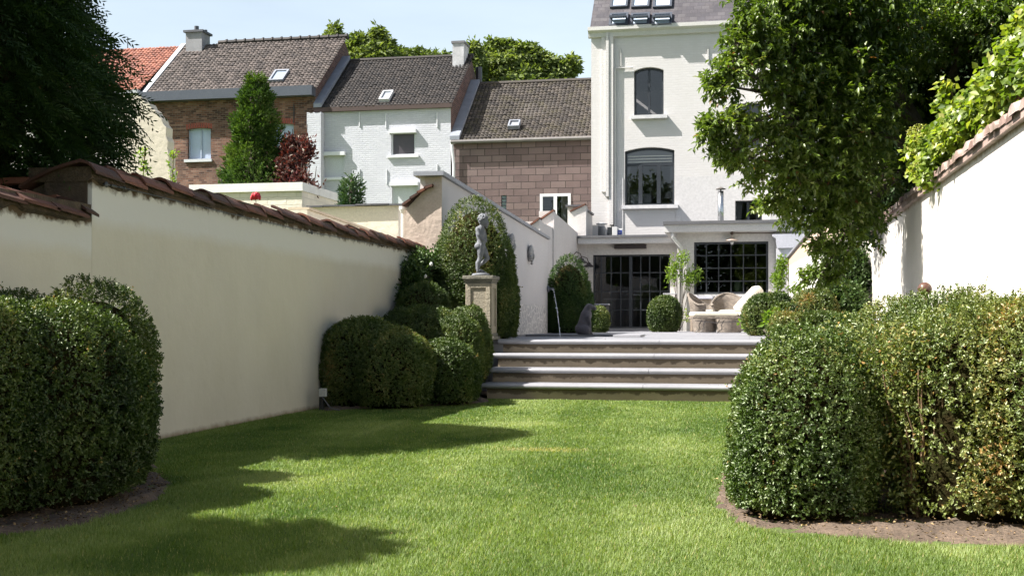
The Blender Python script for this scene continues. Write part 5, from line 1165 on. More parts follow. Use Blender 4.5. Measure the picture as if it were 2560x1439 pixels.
def wicker_chair(px, d, rot, lab, s=1.):
    c = at_d(px, HY, d); t = thing('wicker_chair', lab, 'chair', (c.x, c.y, ZT), 'grey wicker tub chairs on the terrace'); R = Matrix.Rotation(rot, 3, 'Z')
    def W(x, y, z): return Vector((c.x, c.y, ZT))+R@Vector((x*s, y*s, z*s))
    K = 28
    # skirt under the seat
    m = MB(); vs = []; 
    for z, r in ((.004, .26), (.2, .285), (.38, .31), (.42, .315)):
        vs += [W(r*math.cos(2*math.pi*k/K), r*.95*math.sin(2*math.pi*k/K), z) for k in range(K)]
    m.add(vs, [(i*K+k, i*K+(k+1) % K, (i+1)*K+(k+1) % K, (i+1)*K+k) for i in range(3) for k in range(K)]+[tuple(range(3*K, 4*K))]); m.build('wicker_skirt', WK, t, True)
    # curved back and arms in one shell, with thickness, highest in the middle
    m = MB(); vs = []; n = 25
    for (dr_, inner) in ((0, 0), (-.035, 1)):
        for j in range(5):
            for k in range(n):
                a = math.pi*(-.12+1.24*k/(n-1)); f = math.sin(max(0, min(math.pi, a)))**1.6; top = .60+.26*f; z = .40+(top-.40)*j/4; r = .32+.08*j/4+dr_
                vs.append(W(r*math.cos(a), r*math.sin(a)*.95, z))
    g = lambda i, j, k: i*5*n+j*n+k
    fs = [(g(0, j, k), g(0, j+1, k), g(0, j+1, k+1), g(0, j, k+1)) for j in range(4) for k in range(n-1)]+[(g(1, j, k), g(1, j, k+1), g(1, j+1, k+1), g(1, j+1, k)) for j in range(4) for k in range(n-1)]
    fs += [(g(0, 4, k), g(1, 4, k), g(1, 4, k+1), g(0, 4, k+1)) for k in range(n-1)]+[(g(0, j, e), g(1, j, e), g(1, j+1, e), g(0, j+1, e)) for j in range(4) for e in (0, n-1)]
    m.add(vs, fs); bk = m.build('back_shell', WK, t, True)
    m = MB(); m.tube([W((.385)*math.cos(math.pi*(-.12+1.24*k/24)), .385*.95*math.sin(math.pi*(-.12+1.24*k/24)), .60+.26*math.sin(max(0, min(math.pi, math.pi*(-.12+1.24*k/24))))**1.6) for k in range(25)], .026*s, 8); m.build('rim', WK, bk, True)
    m = MB(); m.ell(W(0, -.02, .455), (.27*s, .26*s, .05*s), 20, 8); m.build('seat_pad', surf('beige pad', (.5, .46, .38), None, .9), t, True)
wicker_chair(1762, 26.6, math.radians(75), 'grey wicker tub chair at the left, facing right, in front of the stone-topped sideboard')
wicker_chair(1823, 26.3, math.radians(8), 'grey wicker tub chair behind the middle of the chaise longue, below the gridded window')
# chaise longue with cream cushions
cd = 24.2; cz = ZT
def cp(px, py, dy=0.):
    l = (px-CX)/F*cd; q = at_d(px, py, cd); return Vector((q.x-dy*SA*1.0, q.y+dy*CA, EYE+(HY-py)/F*cd))
chs = thing('chaise_longue', 'wicker chaise longue with thick cream cushions, raised back to the right', 'sun lounger', tuple(at_d(1830, HY, cd).xy)+(ZT,))
def lath(pa, pb, t0, d0=0., d1=.62):
    """slab between two picture points on the near side, d0..d1 deep, t0 thick"""
    m = MB(); a, b = cp(*pa), cp(*pb); u = (b-a).normalized(); nn = Vector((-u.x*u.z, -u.y*u.z, 0)); nn = Vector((0, 0, 1))-u*u.z; nn.normalize(); dv = Vector((-SA, CA, 0))
    v = [a+dv*d0, b+dv*d0, b+dv*d1, a+dv*d1]; v += [p+nn*t0 for p in v]
    m.add(v, [(0,3,2,1),(4,5,6,7),(0,1,5,4),(1,2,6,5),(2,3,7,6),(3,0,4,7)]); return m
lath((1734, 790), (1846, 790), .088).build('seat_cushion', CU, chs, bevel=.03)
lath((1847, 790), (1876, 790), .088).build('middle_cushion', CU, chs, bevel=.03)
lath((1856, 778), (1908, 722), .12).build('back_cushion', CU, chs, bevel=.035)
m = MB(); a, b = cp(1900, 728), cp(1952, 722)
m.tube([a+Vector((-SA, CA, 0))*.05+Vector((.02, 0, 0)), a+Vector((-SA, CA, 0))*.60+Vector((.02, 0, 0))], .06, 12); m.build('head_roll', CU, chs, True)
lath((1731, 796), (1880, 796), .032, -.02, .64).build('wicker_frame', WK, chs, bevel=.008)
lath((1866, 792), (1914, 735), .025, .0, .62).build('back_frame', WK, chs, bevel=.006)
IR = surf('grey iron', (.20, .18, .17), (.13, .12, .11), .6, 6)
for px in (1755, 1800, 1868):
    for dy in (.03, .60):
        m = MB(); m.tube([cp(px+12, 799, dy), cp(px+4, 812, dy), cp(px+6, 822, dy), cp(px-3, 829, dy), Vector((cp(px-6, 830, dy).x, cp(px-6, 830, dy).y, ZT+.012))], .010, 6); m.build('leg', IR, chs, True)
m = MB(); m.tube([cp(1738, 801, .03), cp(1790, 806, .03), cp(1876, 801, .03)], .010, 6); m.build('brace', IR, chs, True)
# sideboard with a stone top
y_ = Y2-1.2; x0, x1 = on_y(1722, 740, y_).x, on_y(1780, 740, y_).x; z1 = on_y(1750, 741, y_).z
sbd = thing('sideboard', 'weathered wooden sideboard with a thick grey stone top under the window corner', 'sideboard', ((x0+x1)/2, y_+.25, ZT))
WD = surf('weathered wood', (.42, .34, .26), (.30, .24, .18), .85, 5, .4, 30.)
m = MB(); m.box(x0+.03, x0+.09, y_, y_+.5, ZT+.002, z1-.06); m.box(x1-.09, x1-.03, y_, y_+.5, ZT+.002, z1-.06); m.box(x0+.09, x1-.09, y_+.02, y_+.48, z1-.24, z1-.061); m.box(x0+.09, x1-.09, y_+.02, y_+.48, ZT+.14, ZT+.18); m.box(x0+.09, x1-.09, y_+.42, y_+.45, ZT+.18, z1-.24); m.build('carcass', WD, sbd)
m = MB(); m.box(x0+.10, x1-.10, y_+.002, y_+.019, z1-.22, z1-.08); dw = m.build('drawer', WD, sbd); m = MB(); m.ell(((x0+x1)/2, y_-.01, z1-.15), (.015, .02, .015), 8, 6); m.build('knob', BRZ, dw)
m = MB(); m.box(x0, x1+.02, y_-.04, y_+.52, z1-.058, z1+.01); m.build('stone_top', surf('lilac stone', (.50, .50, .55), (.44, .44, .49), .7), sbd, bevel=.008)
# small tables
def small_table(px, py, d, w_, lab):
    q = at_d(px, py, d); t = thing('side_table', lab, 'table', (q.x, q.y, ZT)); m = MB(); m.box(q.x-w_/2, q.x+w_/2, q.y-.2, q.y+.2, q.z-.03, q.z); m.build('table_top', surf('slab grey', (.42, .42, .45), (.36, .36, .38), .6), t, bevel=.005)
    for sx in (-1, 1):
        for sy in (-1, 1): m = MB(); m.tube([(q.x+sx*(w_/2-.04), q.y+sy*.15, q.z-.03), (q.x+sx*(w_/2-.04), q.y+sy*.15, ZT+.001)], .015, 6); m.build('leg', IR, t)
small_table(1503, 759, 30.5, .40, 'small grey-topped table behind the dog statue near the glass doors')
small_table(1676, 733, 31.4, .36, 'small high grey table against the wall behind the round box ball')
# spotlight at the ball
q = at_d(1691, 822, 28.2); sl = thing('spotlight', 'small pale garden spotlight on the paving beside the box ball', 'spotlight', (q.x, q.y, ZT)); m = MB(); m.tube([(q.x, q.y, ZT+.10), (q.x-.01, q.y-.07, ZT+.12)], [.035, .045], 12); m.build('head', surf('pale plastic', (.55, .55, .52), None, .5), sl); m = MB(); m.tube([(q.x, q.y, ZT+.001), (q.x, q.y, ZT+.10)], .012, 6); m.build('stake', IR, sl)

# ============================================================ VEGETATION
BOX = leafmat('box leaf', [(0, (.022, .044, .010)), (.35, (.048, .082, .016)), (.62, (.090, .128, .028)), (.85, (.17, .19, .055)), (.94, (.26, .22, .07)), (1, (.30, .17, .06))], .22, .10, .32)
BOXY = leafmat('box leaf bronzed', [(0, (.035, .060, .014)), (.3, (.075, .115, .024)), (.55, (.135, .17, .042)), (.80, (.21, .23, .065)), (.95, (.29, .25, .08)), (1, (.36, .21, .07))], .22, .12, .30)
BOXG = leafmat('box leaf fresh', [(0, (.032, .062, .014)), (.35, (.066, .112, .024)), (.65, (.115, .160, .040)), (.86, (.19, .215, .065)), (.95, (.30, .24, .08)), (1, (.34, .19, .07))], .22, .12, .30)
BOXD = leafmat('box leaf deep', [(0, (.014, .036, .010)), (.4, (.028, .066, .014)), (.75, (.055, .105, .022)), (1, (.12, .15, .04))], .2, .08, .35)
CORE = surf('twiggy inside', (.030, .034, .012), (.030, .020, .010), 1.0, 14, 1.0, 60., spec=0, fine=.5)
STEM = surf('box stem', (.22, .14, .075), (.15, .10, .055), .85, 12, .4, 50.)
BARK = surf('bark', (.09, .07, .05), (.05, .04, .03), .9, 8, .8, 30.)
def stems(parent, centre, rx, ry, h, n, base=0., spread=1., r0=.008, mat_=STEM, name='stems'):
    m = MB()
    for k in range(n):
        a = random.uniform(0, 2*math.pi); x = centre[0]+rx*.35*math.cos(a)*random.random()**.5; y = centre[1]+ry*.35*math.sin(a)*random.random()**.5
        x1 = centre[0]+rx*spread*math.cos(a)*random.uniform(.5, .95); y1 = centre[1]+ry*spread*math.sin(a)*random.uniform(.5, .95); hh = h*random.uniform(.5, .85); pts = []
        for j in range(6):
            f = j/5; pts.append((x+(x1-x)*f**1.3+random.uniform(-.01, .01), y+(y1-y)*f**1.3+random.uniform(-.01, .01), base+hh*f))
        m.tube(pts, [r0*(1-.6*j/5)*random.uniform(.8, 1.2) for j in range(6)], 5)
    return m.build(name, mat_, parent)
# right foreground: three bushes grown together
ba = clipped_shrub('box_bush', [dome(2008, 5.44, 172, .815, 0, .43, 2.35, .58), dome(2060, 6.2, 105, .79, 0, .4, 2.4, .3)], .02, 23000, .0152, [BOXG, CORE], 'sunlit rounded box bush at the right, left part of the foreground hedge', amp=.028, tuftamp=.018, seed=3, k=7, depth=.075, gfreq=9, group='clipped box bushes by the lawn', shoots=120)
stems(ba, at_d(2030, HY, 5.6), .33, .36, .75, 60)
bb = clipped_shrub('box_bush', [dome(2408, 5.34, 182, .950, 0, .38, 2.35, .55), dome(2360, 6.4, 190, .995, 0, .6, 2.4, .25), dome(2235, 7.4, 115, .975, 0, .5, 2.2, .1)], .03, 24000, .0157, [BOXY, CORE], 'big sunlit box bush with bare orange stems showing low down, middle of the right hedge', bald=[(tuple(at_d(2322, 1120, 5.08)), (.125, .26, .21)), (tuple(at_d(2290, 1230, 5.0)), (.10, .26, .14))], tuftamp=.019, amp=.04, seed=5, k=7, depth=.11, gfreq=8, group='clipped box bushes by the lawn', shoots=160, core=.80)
# the gappy, stemmy front of that bush
c_ = at_d(2318, HY, 5.26)
stems(bb, c_, .27, .22, .80, 44, r0=.0075, spread=1.05, name='bare_stems')
def stemleaves(parent, c, rx, ry, h, n, leaf, mat_, base=.0):
    p = []; 
    P = np.stack([c[0]+rx*RNG.normal(size=n)*.55, c[1]+ry*RNG.normal(size=n)*.5, base+h*(RNG.random(n)**.75)], 1)
    k = 8; q = np.repeat(P, k, 0)+RNG.normal(size=(n*k, 3))*leaf*1.3
    ax = unit(rdir(n*k)+np.array([0, -.3, .5])); r = np.clip(np.repeat(RNG.random(n)*.6+.3, k)+RNG.normal(size=n*k)*.12, 0, 1)
    npmesh('loose_sprigs', [leafset(q, ax, rdir(n*k), leaf*(.8+.5*RNG.random(n*k)), leaf*.58, r, 0)], [mat_], parent)
stemleaves(bb, c_, .30, .13, .84, 1500, .021, BOXY)
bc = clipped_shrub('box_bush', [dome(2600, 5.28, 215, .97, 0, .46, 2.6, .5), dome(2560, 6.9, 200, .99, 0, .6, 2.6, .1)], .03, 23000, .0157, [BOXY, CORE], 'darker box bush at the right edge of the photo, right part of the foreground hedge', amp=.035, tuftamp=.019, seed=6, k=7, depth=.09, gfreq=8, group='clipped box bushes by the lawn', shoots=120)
clipped_shrub('box_bush', [dome(2432, 7.9, 92, 1.075, 0, .25, 2.6, .1)], .3, 2600, .02, [BOXY, CORE], 'box bush behind the foreground hedge, its top just showing right of the ball finial', amp=.03, seed=7, k=6, shoots=30)
# right, along the steps and on the terrace
TB = [(1925, 19.0, 62, 738, ZT, .38, 'round sunlit box bush at the chaise longue head, leftmost of the terrace bushes'), (2036, 18.4, 52, 729, ZT, .34, 'taller box bush on the terrace in front of the dark climbing shrub'), (1962, 17.4, 40, 764, ZT, .28, 'low box bush between the leftmost and the taller terrace bush'), (2042, 16.3, 62, 785, ZT, .32, 'low flat box bush in front of the taller terrace bush'), (1968, 15.7, 34, 790, ZT, .25, 'small dark green box bush with upright shoots at the top right of the steps')]
for i, (px, d, rp, pyt, zb, ry, lab) in enumerate(TB):
    clipped_shrub('box_bush', [dome(px, d, rp, EYE+(HY-pyt)/F*d, zb, ry, 2.5, .12)], zb, 3600, .030, [BOX, CORE], lab, amp=.02, seed=20+i, k=6, depth=.05, gfreq=9, group='clipped box bushes on the terrace', shoots=40 if i == 4 else 10)
clipped_shrub('box_bush', [dome(2125, 9.8, 85, .90, 0, .7, 2.4, .1)], .02, 7000, .022, [BOX, CORE], 'box bush behind the foreground hedge, right of the stone steps', amp=.03, seed=31, k=6, group='clipped box bushes by the lawn')
# left foreground
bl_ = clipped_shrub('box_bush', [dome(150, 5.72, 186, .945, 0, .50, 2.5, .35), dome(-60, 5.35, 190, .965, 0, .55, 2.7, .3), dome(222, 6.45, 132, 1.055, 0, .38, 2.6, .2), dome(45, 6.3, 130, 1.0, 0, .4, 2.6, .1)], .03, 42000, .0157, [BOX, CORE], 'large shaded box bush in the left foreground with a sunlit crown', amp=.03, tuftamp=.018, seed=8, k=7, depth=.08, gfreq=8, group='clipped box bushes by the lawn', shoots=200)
stems(bl_, at_d(150, HY, 5.7), .30, .30, .6, 40)
# middle left, cloud-clipped bank beside the steps
ML = [([dome(912, 12.35, 112, .900, 0, .52, 2.2, .3), dome(985, 12.15, 98, .80, 0, .48, 2.2, .35)], 0, 'broad shaded box bush at the foot of the left wall, left of the steps', 15000),
      ([dome(1112, 12.55, 76, .68, 0, .40, 2.3, .3), dome(1150, 12.9, 42, .60, 0, .35, 2.3, .3)], 0, 'low dark box bush directly left of the lowest step', 9500),
      ([dome(1055, 13.9, 112, 1.03, .1, .55, 2.4, .1)], .1, 'shaded box bush rising behind the broad one at the wall', 7000),
      ([dome(1168, 13.9, 54, 1.055, .1, .32, 2.3, .05), dome(1140, 13.55, 72, .90, .1, .34, 2.3, .05)], .1, 'sunlit rounded box bush just in front of the stone pedestal', 9000),
      ([dome(1062, 14.6, 64, 1.34, .2, .42, 2.6, .1)], .2, 'dark box bush with one lit shoulder at the wall, left of the tall topiary', 6000)]
for i, (l_, zb, lab, n) in enumerate(ML):
    clipped_shrub('box_bush', l_, zb+.02, int(n*1.6), .019, [BOX, CORE], lab, amp=.025, seed=40+i, k=6, depth=.05, gfreq=7, group='clipped box bushes beside the steps', shoots=10)
# tall domed topiaries
def cone(px, d, rp, pytop, zb, e=2.3):
    zt_ = EYE+(HY-pytop)/F*d; c = at_d(px, HY, d); rx = rp/F*d; h = zt_-zb
    return [((c.x, c.y, zb+h*.27), (rx, rx, h*.73), e), ((c.x, c.y, zb+h*.24), (rx*.99, rx*.99, h*.36), 2.6)]
clipped_shrub('tall_topiary', cone(1186, 15.6, 105, 490, ZT, 2.02), ZT, 32000, .021, [BOX, CORE], 'very tall sunlit domed topiary behind the child statue', 'topiary', amp=.03, seed=51, k=6, depth=.06, gfreq=6, group='tall domed topiaries', shoots=30)
clipped_shrub('tall_topiary', cone(1422, 24.6, 57, 640, ZT, 2.05), ZT, 17000, .028, [BOXD, CORE], 'tall dark domed topiary behind the dog statue, left of the glass doors', 'topiary', amp=.025, seed=52, k=6, depth=.06, gfreq=6, group='tall domed topiaries', rb=(0, 1))
clipped_shrub('box_ball', [dome(1661, 27.6, 37, EYE+(HY-743)/F*27.6, ZT, None, 2.4, .15)], ZT, 5500, .034, [BOX, CORE], 'round box ball on the terrace between the doors and the garden room', 'bush', amp=.015, seed=53, k=6, depth=.05)
clipped_shrub('box_ball', [dome(1496, 26.0, 24, EYE+(HY-769)/F*26, ZT, None, 2.3, .15)], ZT, 3000, .032, [BOX, CORE], 'small box ball just right of the dog statue', 'bush', amp=.012, seed=54, k=6, depth=.05)

# loose shrubs
def loose(name, lab, cat, lobes, n, leaf, mat_, k=6, stemsrc=None, clump=.06, droop=0., wid=.55, rb=(.2, .8), group=None, shell=.55, parent=None, up=.4, sr=.35):
    P = []; tv = sum(r[0]*r[1]*r[2] for c, r in lobes)
    for c, r in lobes:
        m_ = max(4, int(n*r[0]*r[1]*r[2]/tv)); d = rdir(m_)*(RNG.random(m_)**(shell*.5))[:, None]; P.append(np.array(c)+d*np.array(r))
    P = np.concatenate(P); m_ = len(P); q = np.repeat(P, k, 0)+RNG.normal(size=(m_*k, 3))*clump
    cen = np.mean([c for c, r in lobes], 0); out = unit(np.repeat(P-cen, k, 0))
    ax = unit(rdir(m_*k)+.5*out+np.array([0, 0, up-droop])); r_ = np.clip(rb[0]+(rb[1]-rb[0])*(np.repeat(.5+.35*snoise(P, 3./max(.3, leaf*10), 77, 2), k)+.25*RNG.normal(size=m_*k)), 0, 1)
    parts = [leafset(q, ax, rdir(m_*k), leaf*(.7+.6*RNG.random(m_*k)), leaf*wid, r_, 0)]
    base = thing(name, lab, cat, tuple(stemsrc or lobes[0][0]), group) if parent is None else parent
    npmesh('foliage', parts, [mat_], base)
    if stemsrc is not None:
        m = MB()
        for c, r in lobes:
            a = Vector(stemsrc); b = Vector(c); mid = a.lerp(b, .5)+Vector((random.uniform(-.1, .1), random.uniform(-.1, .1), 0))*(b-a).length*.4; rad = max(.006, leaf*sr)
            m.tube([a, mid, b, b+(b-a)*.12], [rad, rad*.7, rad*.4, rad*.2], 6)
            for _ in range(4): e = b+Vector(rdir(1)[0]*np.array(r)*.8); m.tube([mid.lerp(b, random.random()), e], [rad*.4, rad*.12], 5)
        m.build('stems', BARK, base)
    return base
DKL = leafmat('dark climber leaf', [(0, (.018, .040, .012)), (.5, (.04, .08, .02)), (1, (.10, .15, .05))], .25, .08)
YGL = leafmat('bright vine leaf', [(0, (.07, .13, .018)), (.5, (.15, .24, .03)), (1, (.28, .34, .07))], .45, .06)
def L3(px, py, d, r): q = at_d(px, py, d); return (tuple(q), (r if hasattr(r, '__len__') else (r, r, r)))
loose('climbing_shrub', 'dark leafy shrub with pale flowers against the left wall, above the clipped bushes', 'shrub', [L3(1030, 715, 14.9, (.13, .13, .30)), L3(1050, 668, 15.2, (.10, .1, .20)), L3(1085, 655, 15.4, (.1, .1, .15)), L3(1010, 755, 14.8, .16)], 900, .05, DKL, stemsrc=tuple(at_d(1035, HY, 15.0).xy)+(.4,), clump=.05)
m = MB(); 
for px, py in ((1078, 660), (1012, 668), (1063, 690)): q = at_d(px, py, 14.9); m.ell(q, (.022, .022, .026), 8, 6)
tag(m.build('white_flowers', surf('white petal', (.75, .75, .70), None, .8)), 'few pale flowers open on the dark climbing shrub', 'flowers')
loose('climbing_shrub', 'dark shrub climbing in the corner of the right wall below the overhanging tree', 'shrub', [L3(2115, 700, 19.2, (.28, .2, .5)), L3(2105, 765, 18.6, (.30, .2, .35)), L3(2135, 660, 19.4, (.15, .15, .3))], 1800, .07, DKL, stemsrc=tuple(at_d(2112, HY, 18.8).xy)+(ZT,), clump=.07)
# wisteria on the downpipe, vine on the pilaster
loose('wisteria', 'light green wisteria climbing the downpipe at the corner of the garden room', 'climber', [L3(1688, 665, 30.2, (.10, .08, .18)), L3(1682, 690, 30.2, (.12, .08, .10)), L3(1705, 645, 30.2, (.10, .08, .14)), L3(1722, 690, 30.2, (.14, .1, .12)), L3(1738, 680, 30.2, (.10, .08, .06)), L3(1715, 705, 30.4, (.08, .06, .10)), L3(1716, 790, 30.4, (.05, .05, .10))], 150, .10, YGL, stemsrc=tuple(at_d(1698, HY, 30.4).xy)+(ZT,), clump=.07, wid=.32, droop=.5, sr=.11)
loose('vine', 'sunlit yellow-green vine on the pilaster right of the gridded window', 'climber', [L3(1955, 665, 29.6, (.09, .08, .16)), L3(1947, 700, 29.6, (.11, .08, .18)), L3(1955, 740, 29.6, (.08, .06, .12))], 160, .09, YGL, stemsrc=tuple(at_d(1952, HY, 29.8).xy)+(ZT,), clump=.06, wid=.4, sr=.1)
loose('bright_plant', 'small bright yellow-green broad-leaved plant between the terrace bushes', 'plant', [L3(1925, 795, 16.4, (.05, .05, .07)), L3(1863, 812, 20.5, (.05, .05, .05))], 26, .10, YGL, stemsrc=tuple(at_d(1926, HY, 16.4).xy)+(ZT,), clump=.03, wid=.6)
# background greens
THU = leafmat('thuja', [(0, (0.024, 0.056, 0.010)), (.5, (0.052, 0.100, 0.018)), (1, (0.112, 0.160, 0.036))], .25, .05)
def spire(name, lab, px, d, zb, levels, n, leaf, mat_, cat='tree', spray=6, seed=1):
    """column of foliage from (py, half width px) profile"""
    c = at_d(px, HY, d); t = thing(name, lab, cat, (c.x, c.y, zb)); ys = [l_[0] for l_ in levels]; ws = [l_[1] for l_ in levels]
    zz = np.array([EYE+(HY-y)/F*d for y in ys]); rr = np.array([w_/F*d for w_ in ws]); o_ = np.argsort(zz); zz, rr = zz[o_], rr[o_]
    cand = RNG.uniform(zz[0], zz[-1], n*3); R0 = np.interp(cand, zz, rr); k = RNG.random(n*3) < R0/R0.max(); z = cand[k][:n]; R0 = R0[k][:n]; m_ = len(z)
    a = RNG.random(m_)*2*math.pi; P0 = np.stack([np.cos(a), np.sin(a), z*1.2], 1); lump = 1+.26*snoise(P0, 4.5, seed)+.14*snoise(P0, 11, seed+1)
    f = (1-.5*RNG.random(m_)**2); rr_ = R0*lump*f; P = np.stack([c.x+np.cos(a)*rr_, c.y+np.sin(a)*rr_, z], 1)
    kk = spray; tw = unit(np.stack([np.cos(a), np.sin(a), .9+0*a], 1)+.5*rdir(m_)); u = np.tile(np.linspace(0, 1, kk), m_)
    q = np.repeat(P, kk, 0)+np.repeat(tw, kk, 0)*(u*leaf*1.5)[:, None]; ax = unit(np.repeat(tw, kk, 0)+.7*rdir(m_*kk)); r_ = np.clip(np.repeat(.45+.3*snoise(P, 6, seed+3, 2), kk)+.18*RNG.normal(size=m_*kk), 0, 1)
    npmesh('foliage', [leafset(q, ax, rdir(m_*kk), leaf, leaf*.35, r_, 0)], [mat_], t)
    m = MB(); m.tube([(c.x, c.y, zb), (c.x, c.y, zz[-1]-.1)], [max(.04, rr.max()*.10), .015], 8)
    for _ in range(50): z_ = random.uniform(zz[0], zz[-1]-.1); r0 = float(np.interp(z_, zz, rr))*.8; b = random.uniform(0, 6.28); m.tube([(c.x, c.y, z_), (c.x+r0*math.cos(b), c.y+r0*math.sin(b), z_+r0*.5)], [.015, .005], 4)
    # shaded body of inner twigs
    vs = []; K = 12
    for zc, rc in zip(zz, rr): vs += [(c.x+rc*.42*math.cos(2*math.pi*j/K), c.y+rc*.42*math.sin(2*math.pi*j/K), zc) for j in range(K)]
    m.add(vs, [(i*K+j, i*K+(j+1) % K, (i+1)*K+(j+1) % K, (i+1)*K+j) for i in range(len(zz)-1) for j in range(K)])
    m.build('trunk', BARK, t); return t
spire('conifer_tree', 'pointed mid-green conifer in front of the brown brick house', 640, 25.5, 0, [(190, 2), (205, 13), (232, 20), (250, 38), (275, 24), (300, 44), (330, 52), (352, 42), (385, 58), (430, 66), (470, 68), (600, 76), (800, 70)], 9000, .085, THU, seed=3)
spire('small_conifer', 'small dark blue-green conifer against the white house wall', 880, 23.0, 0, [(446, 5), (465, 17), (490, 21), (512, 21), (800, 18)], 1000, .08, leafmat('blue conifer', [(0, (.02, .05, .025)), (.5, (.045, .09, .045)), (1, (.09, .14, .07))], .2, .06), seed=5)
PUR = leafmat('purple leaf', [(0, (0.026, 0.007, 0.009)), (.5, (0.064, 0.013, 0.017)), (1, (0.165, 0.026, 0.034))], .35, .10)
loose('purple_shrub', 'dark red-purple leaved shrub between the conifer and the white house', 'shrub', [L3(732, 385, 25.2, (.20, .20, .34)), L3(726, 430, 25.0, (.22, .20, .32)), L3(765, 375, 25.0, (.13, .12, .26)), L3(752, 460, 24.8, (.16, .14, .25)), L3(768, 478, 24.6, (.10, .1, .2)), L3(785, 470, 24.6, (.08, .08, .1)), L3(715, 480, 25.0, (.25, .25, .4))], 1500, .09, PUR, k=5, stemsrc=tuple(at_d(735, HY, 25).xy)+(0.,), clump=.06)
for px, py, d, h, lab in ((430, 415, 14.5, .32, 'thin bright green shoot standing above the left wall tiles'), (358, 400, 12.5, .18, 'leafy shoot above the left wall, in front of the ragged cream wall')):
    q = at_d(px, py, d); t = thing('sprig', lab, 'plant', (q.x, q.y, 1.0), 'shoots above the left wall')
    n = 60; u = RNG.random(n); P = np.stack([q.x+.03*np.sin(u*7)+RNG.normal(size=n)*.02, q.y+RNG.normal(size=n)*.03, q.z-h*.9+u*h*1.5], 1)
    npmesh('leaves', [leafset(P, unit(rdir(n)+np.array([0, 0, .6])), rdir(n), .055, .026, RNG.random(n), 0)], [YGL], t); m = MB(); m.tube([(q.x, q.y, 1.0), (q.x, q.y, q.z-h), (q.x+.02, q.y, q.z+h*.5)], .006, 5); m.build('stem', STEM, t)
# red rose above the left wall
q = at_d(640, 491, 12.0); rs = thing('red_rose', 'single red rose bloom rising above the tiles of the left wall', 'flower', (q.x, q.y, 1.2))
m = MB()
for k in range(26):
    a = k*2.4; r = .006+.0015*k; z_ = q.z+.012*math.sin(k*1.7)-.0006*k+.01; tt_ = .021
    c0 = Vector((q.x+r*math.cos(a), q.y+r*math.sin(a), z_)); m.ell(c0, (tt_*(.5+.4*abs(math.sin(a))), tt_*(.5+.4*abs(math.cos(a))), .026), 8, 6)
m.build('petals', surf('rose red', (.55, .012, .025), (.40, .01, .02), .55, 30), rs, True)
m = MB(); m.tube([(q.x, q.y, 1.2), (q.x, q.y, q.z-.04)], .004, 5); m.build('stem', STEM, rs)

# ---- big feathery conifers beyond the left wall
CON = leafmat('cypress', [(0, (.008, .020, .006)), (.5, (.018, .042, .010)), (1, (.050, .085, .018))], .2, .05)
def cypress(cx, cy_, rad, h, taper0, nspray, lab, seed, detail=22, wl=.018, group='conifers behind the left wall'):
    t = thing('cypress_tree', lab, 'tree', (cx, cy_, 0), group)
    z = RNG.random(nspray)*(h-.25)+.2
    def R(z): 
        z = np.asarray(z); f = np.clip((z-taper0)/(h-taper0), 0, 1); return rad*np.where(z < 2.0, .80, 1.)*np.where(z < taper0, .90+.10*np.clip(z/taper0, 0, 1), (1-f)**.75)
    a = RNG.random(nspray)*2*math.pi; P0 = np.stack([np.cos(a)*1.2, np.sin(a)*1.2, z*.9], 1); lump = 1+.10*snoise(P0, 3.2, seed)+.07*snoise(P0, 8, seed+1)
    r = R(z)*lump*(1-.42*RNG.random(nspray)**1.7); P = np.stack([cx+np.cos(a)*r, cy_+np.sin(a)*r, z], 1)
    out = np.stack([np.cos(a), np.sin(a), 0*a], 1); d0 = unit(out+np.array([0, 0, .25])+.55*rdir(nspray)); Ls = (.20+.22*RNG.random(nspray))
    u = np.tile(np.linspace(.05, 1, detail), nspray); D0 = np.repeat(d0, detail, 0); LL = np.repeat(Ls, detail)
    pos = np.repeat(P, detail, 0)+D0*(u*LL)[:, None]+np.array([0, 0, -1.])*(.55*u**2*LL)[:, None]
    tang = unit(D0+np.array([0, 0, -1.1])*u[:, None]); nrm_ = np.repeat(unit(np.cross(d0, rdir(nspray))), detail, 0); side = np.cross(tang, nrm_)
    sg = np.where(np.arange(len(u)) % 2 == 0, 1., -1.)[:, None]
    ax = unit(tang*1.0+side*sg*.75+.15*rdir(len(u))); ln = (.080*(1.1-.6*u))*(.8+.4*RNG.random(len(u)))
    rr = np.clip(np.repeat(.42+.3*snoise(P, 2.6, seed+4)+.12*RNG.normal(size=nspray), detail)+.10*RNG.normal(size=len(u))+.15*(u-.5), 0, 1)
    parts = [leafset(pos, ax, nrm_, ln, wl, rr, 0, .1)]
    npmesh('foliage', parts, [CON], t)
    m = MB(); m.tube([(cx, cy_, 0), (cx, cy_, h*.5), (cx, cy_, h-.2)], [.16, .10, .02], 10)
    for _ in range(90): z_ = random.uniform(.5, h-.4); r0 = float(R(np.array([z_]))[0])*.75; b = random.uniform(0, 6.28); m.tube([(cx, cy_, z_), (cx+r0*math.cos(b)*.5, cy_+r0*math.sin(b)*.5, z_+.1), (cx+r0*math.cos(b), cy_+r0*math.sin(b), z_)], [.03, .02, .008], 5)
    K = 14; zs = np.linspace(.1, h-.3, 12); vs = []
    for zc in zs: rc = float(R(np.array([zc]))[0])*.66; vs += [(cx+rc*math.cos(2*math.pi*j/K), cy_+rc*math.sin(2*math.pi*j/K), zc) for j in range(K)]
    m.add(vs, [(i*K+j, i*K+(j+1) % K, (i+1)*K+(j+1) % K, (i+1)*K+j) for i in range(11) for j in range(K)]); m.build('trunk', CORE, t)
cypress(-6.05, 7.55, 1.42, 5.12, 2.9, 17000, 'tall dark feathery conifer filling the upper left corner behind the wall', 61, 20, .014)
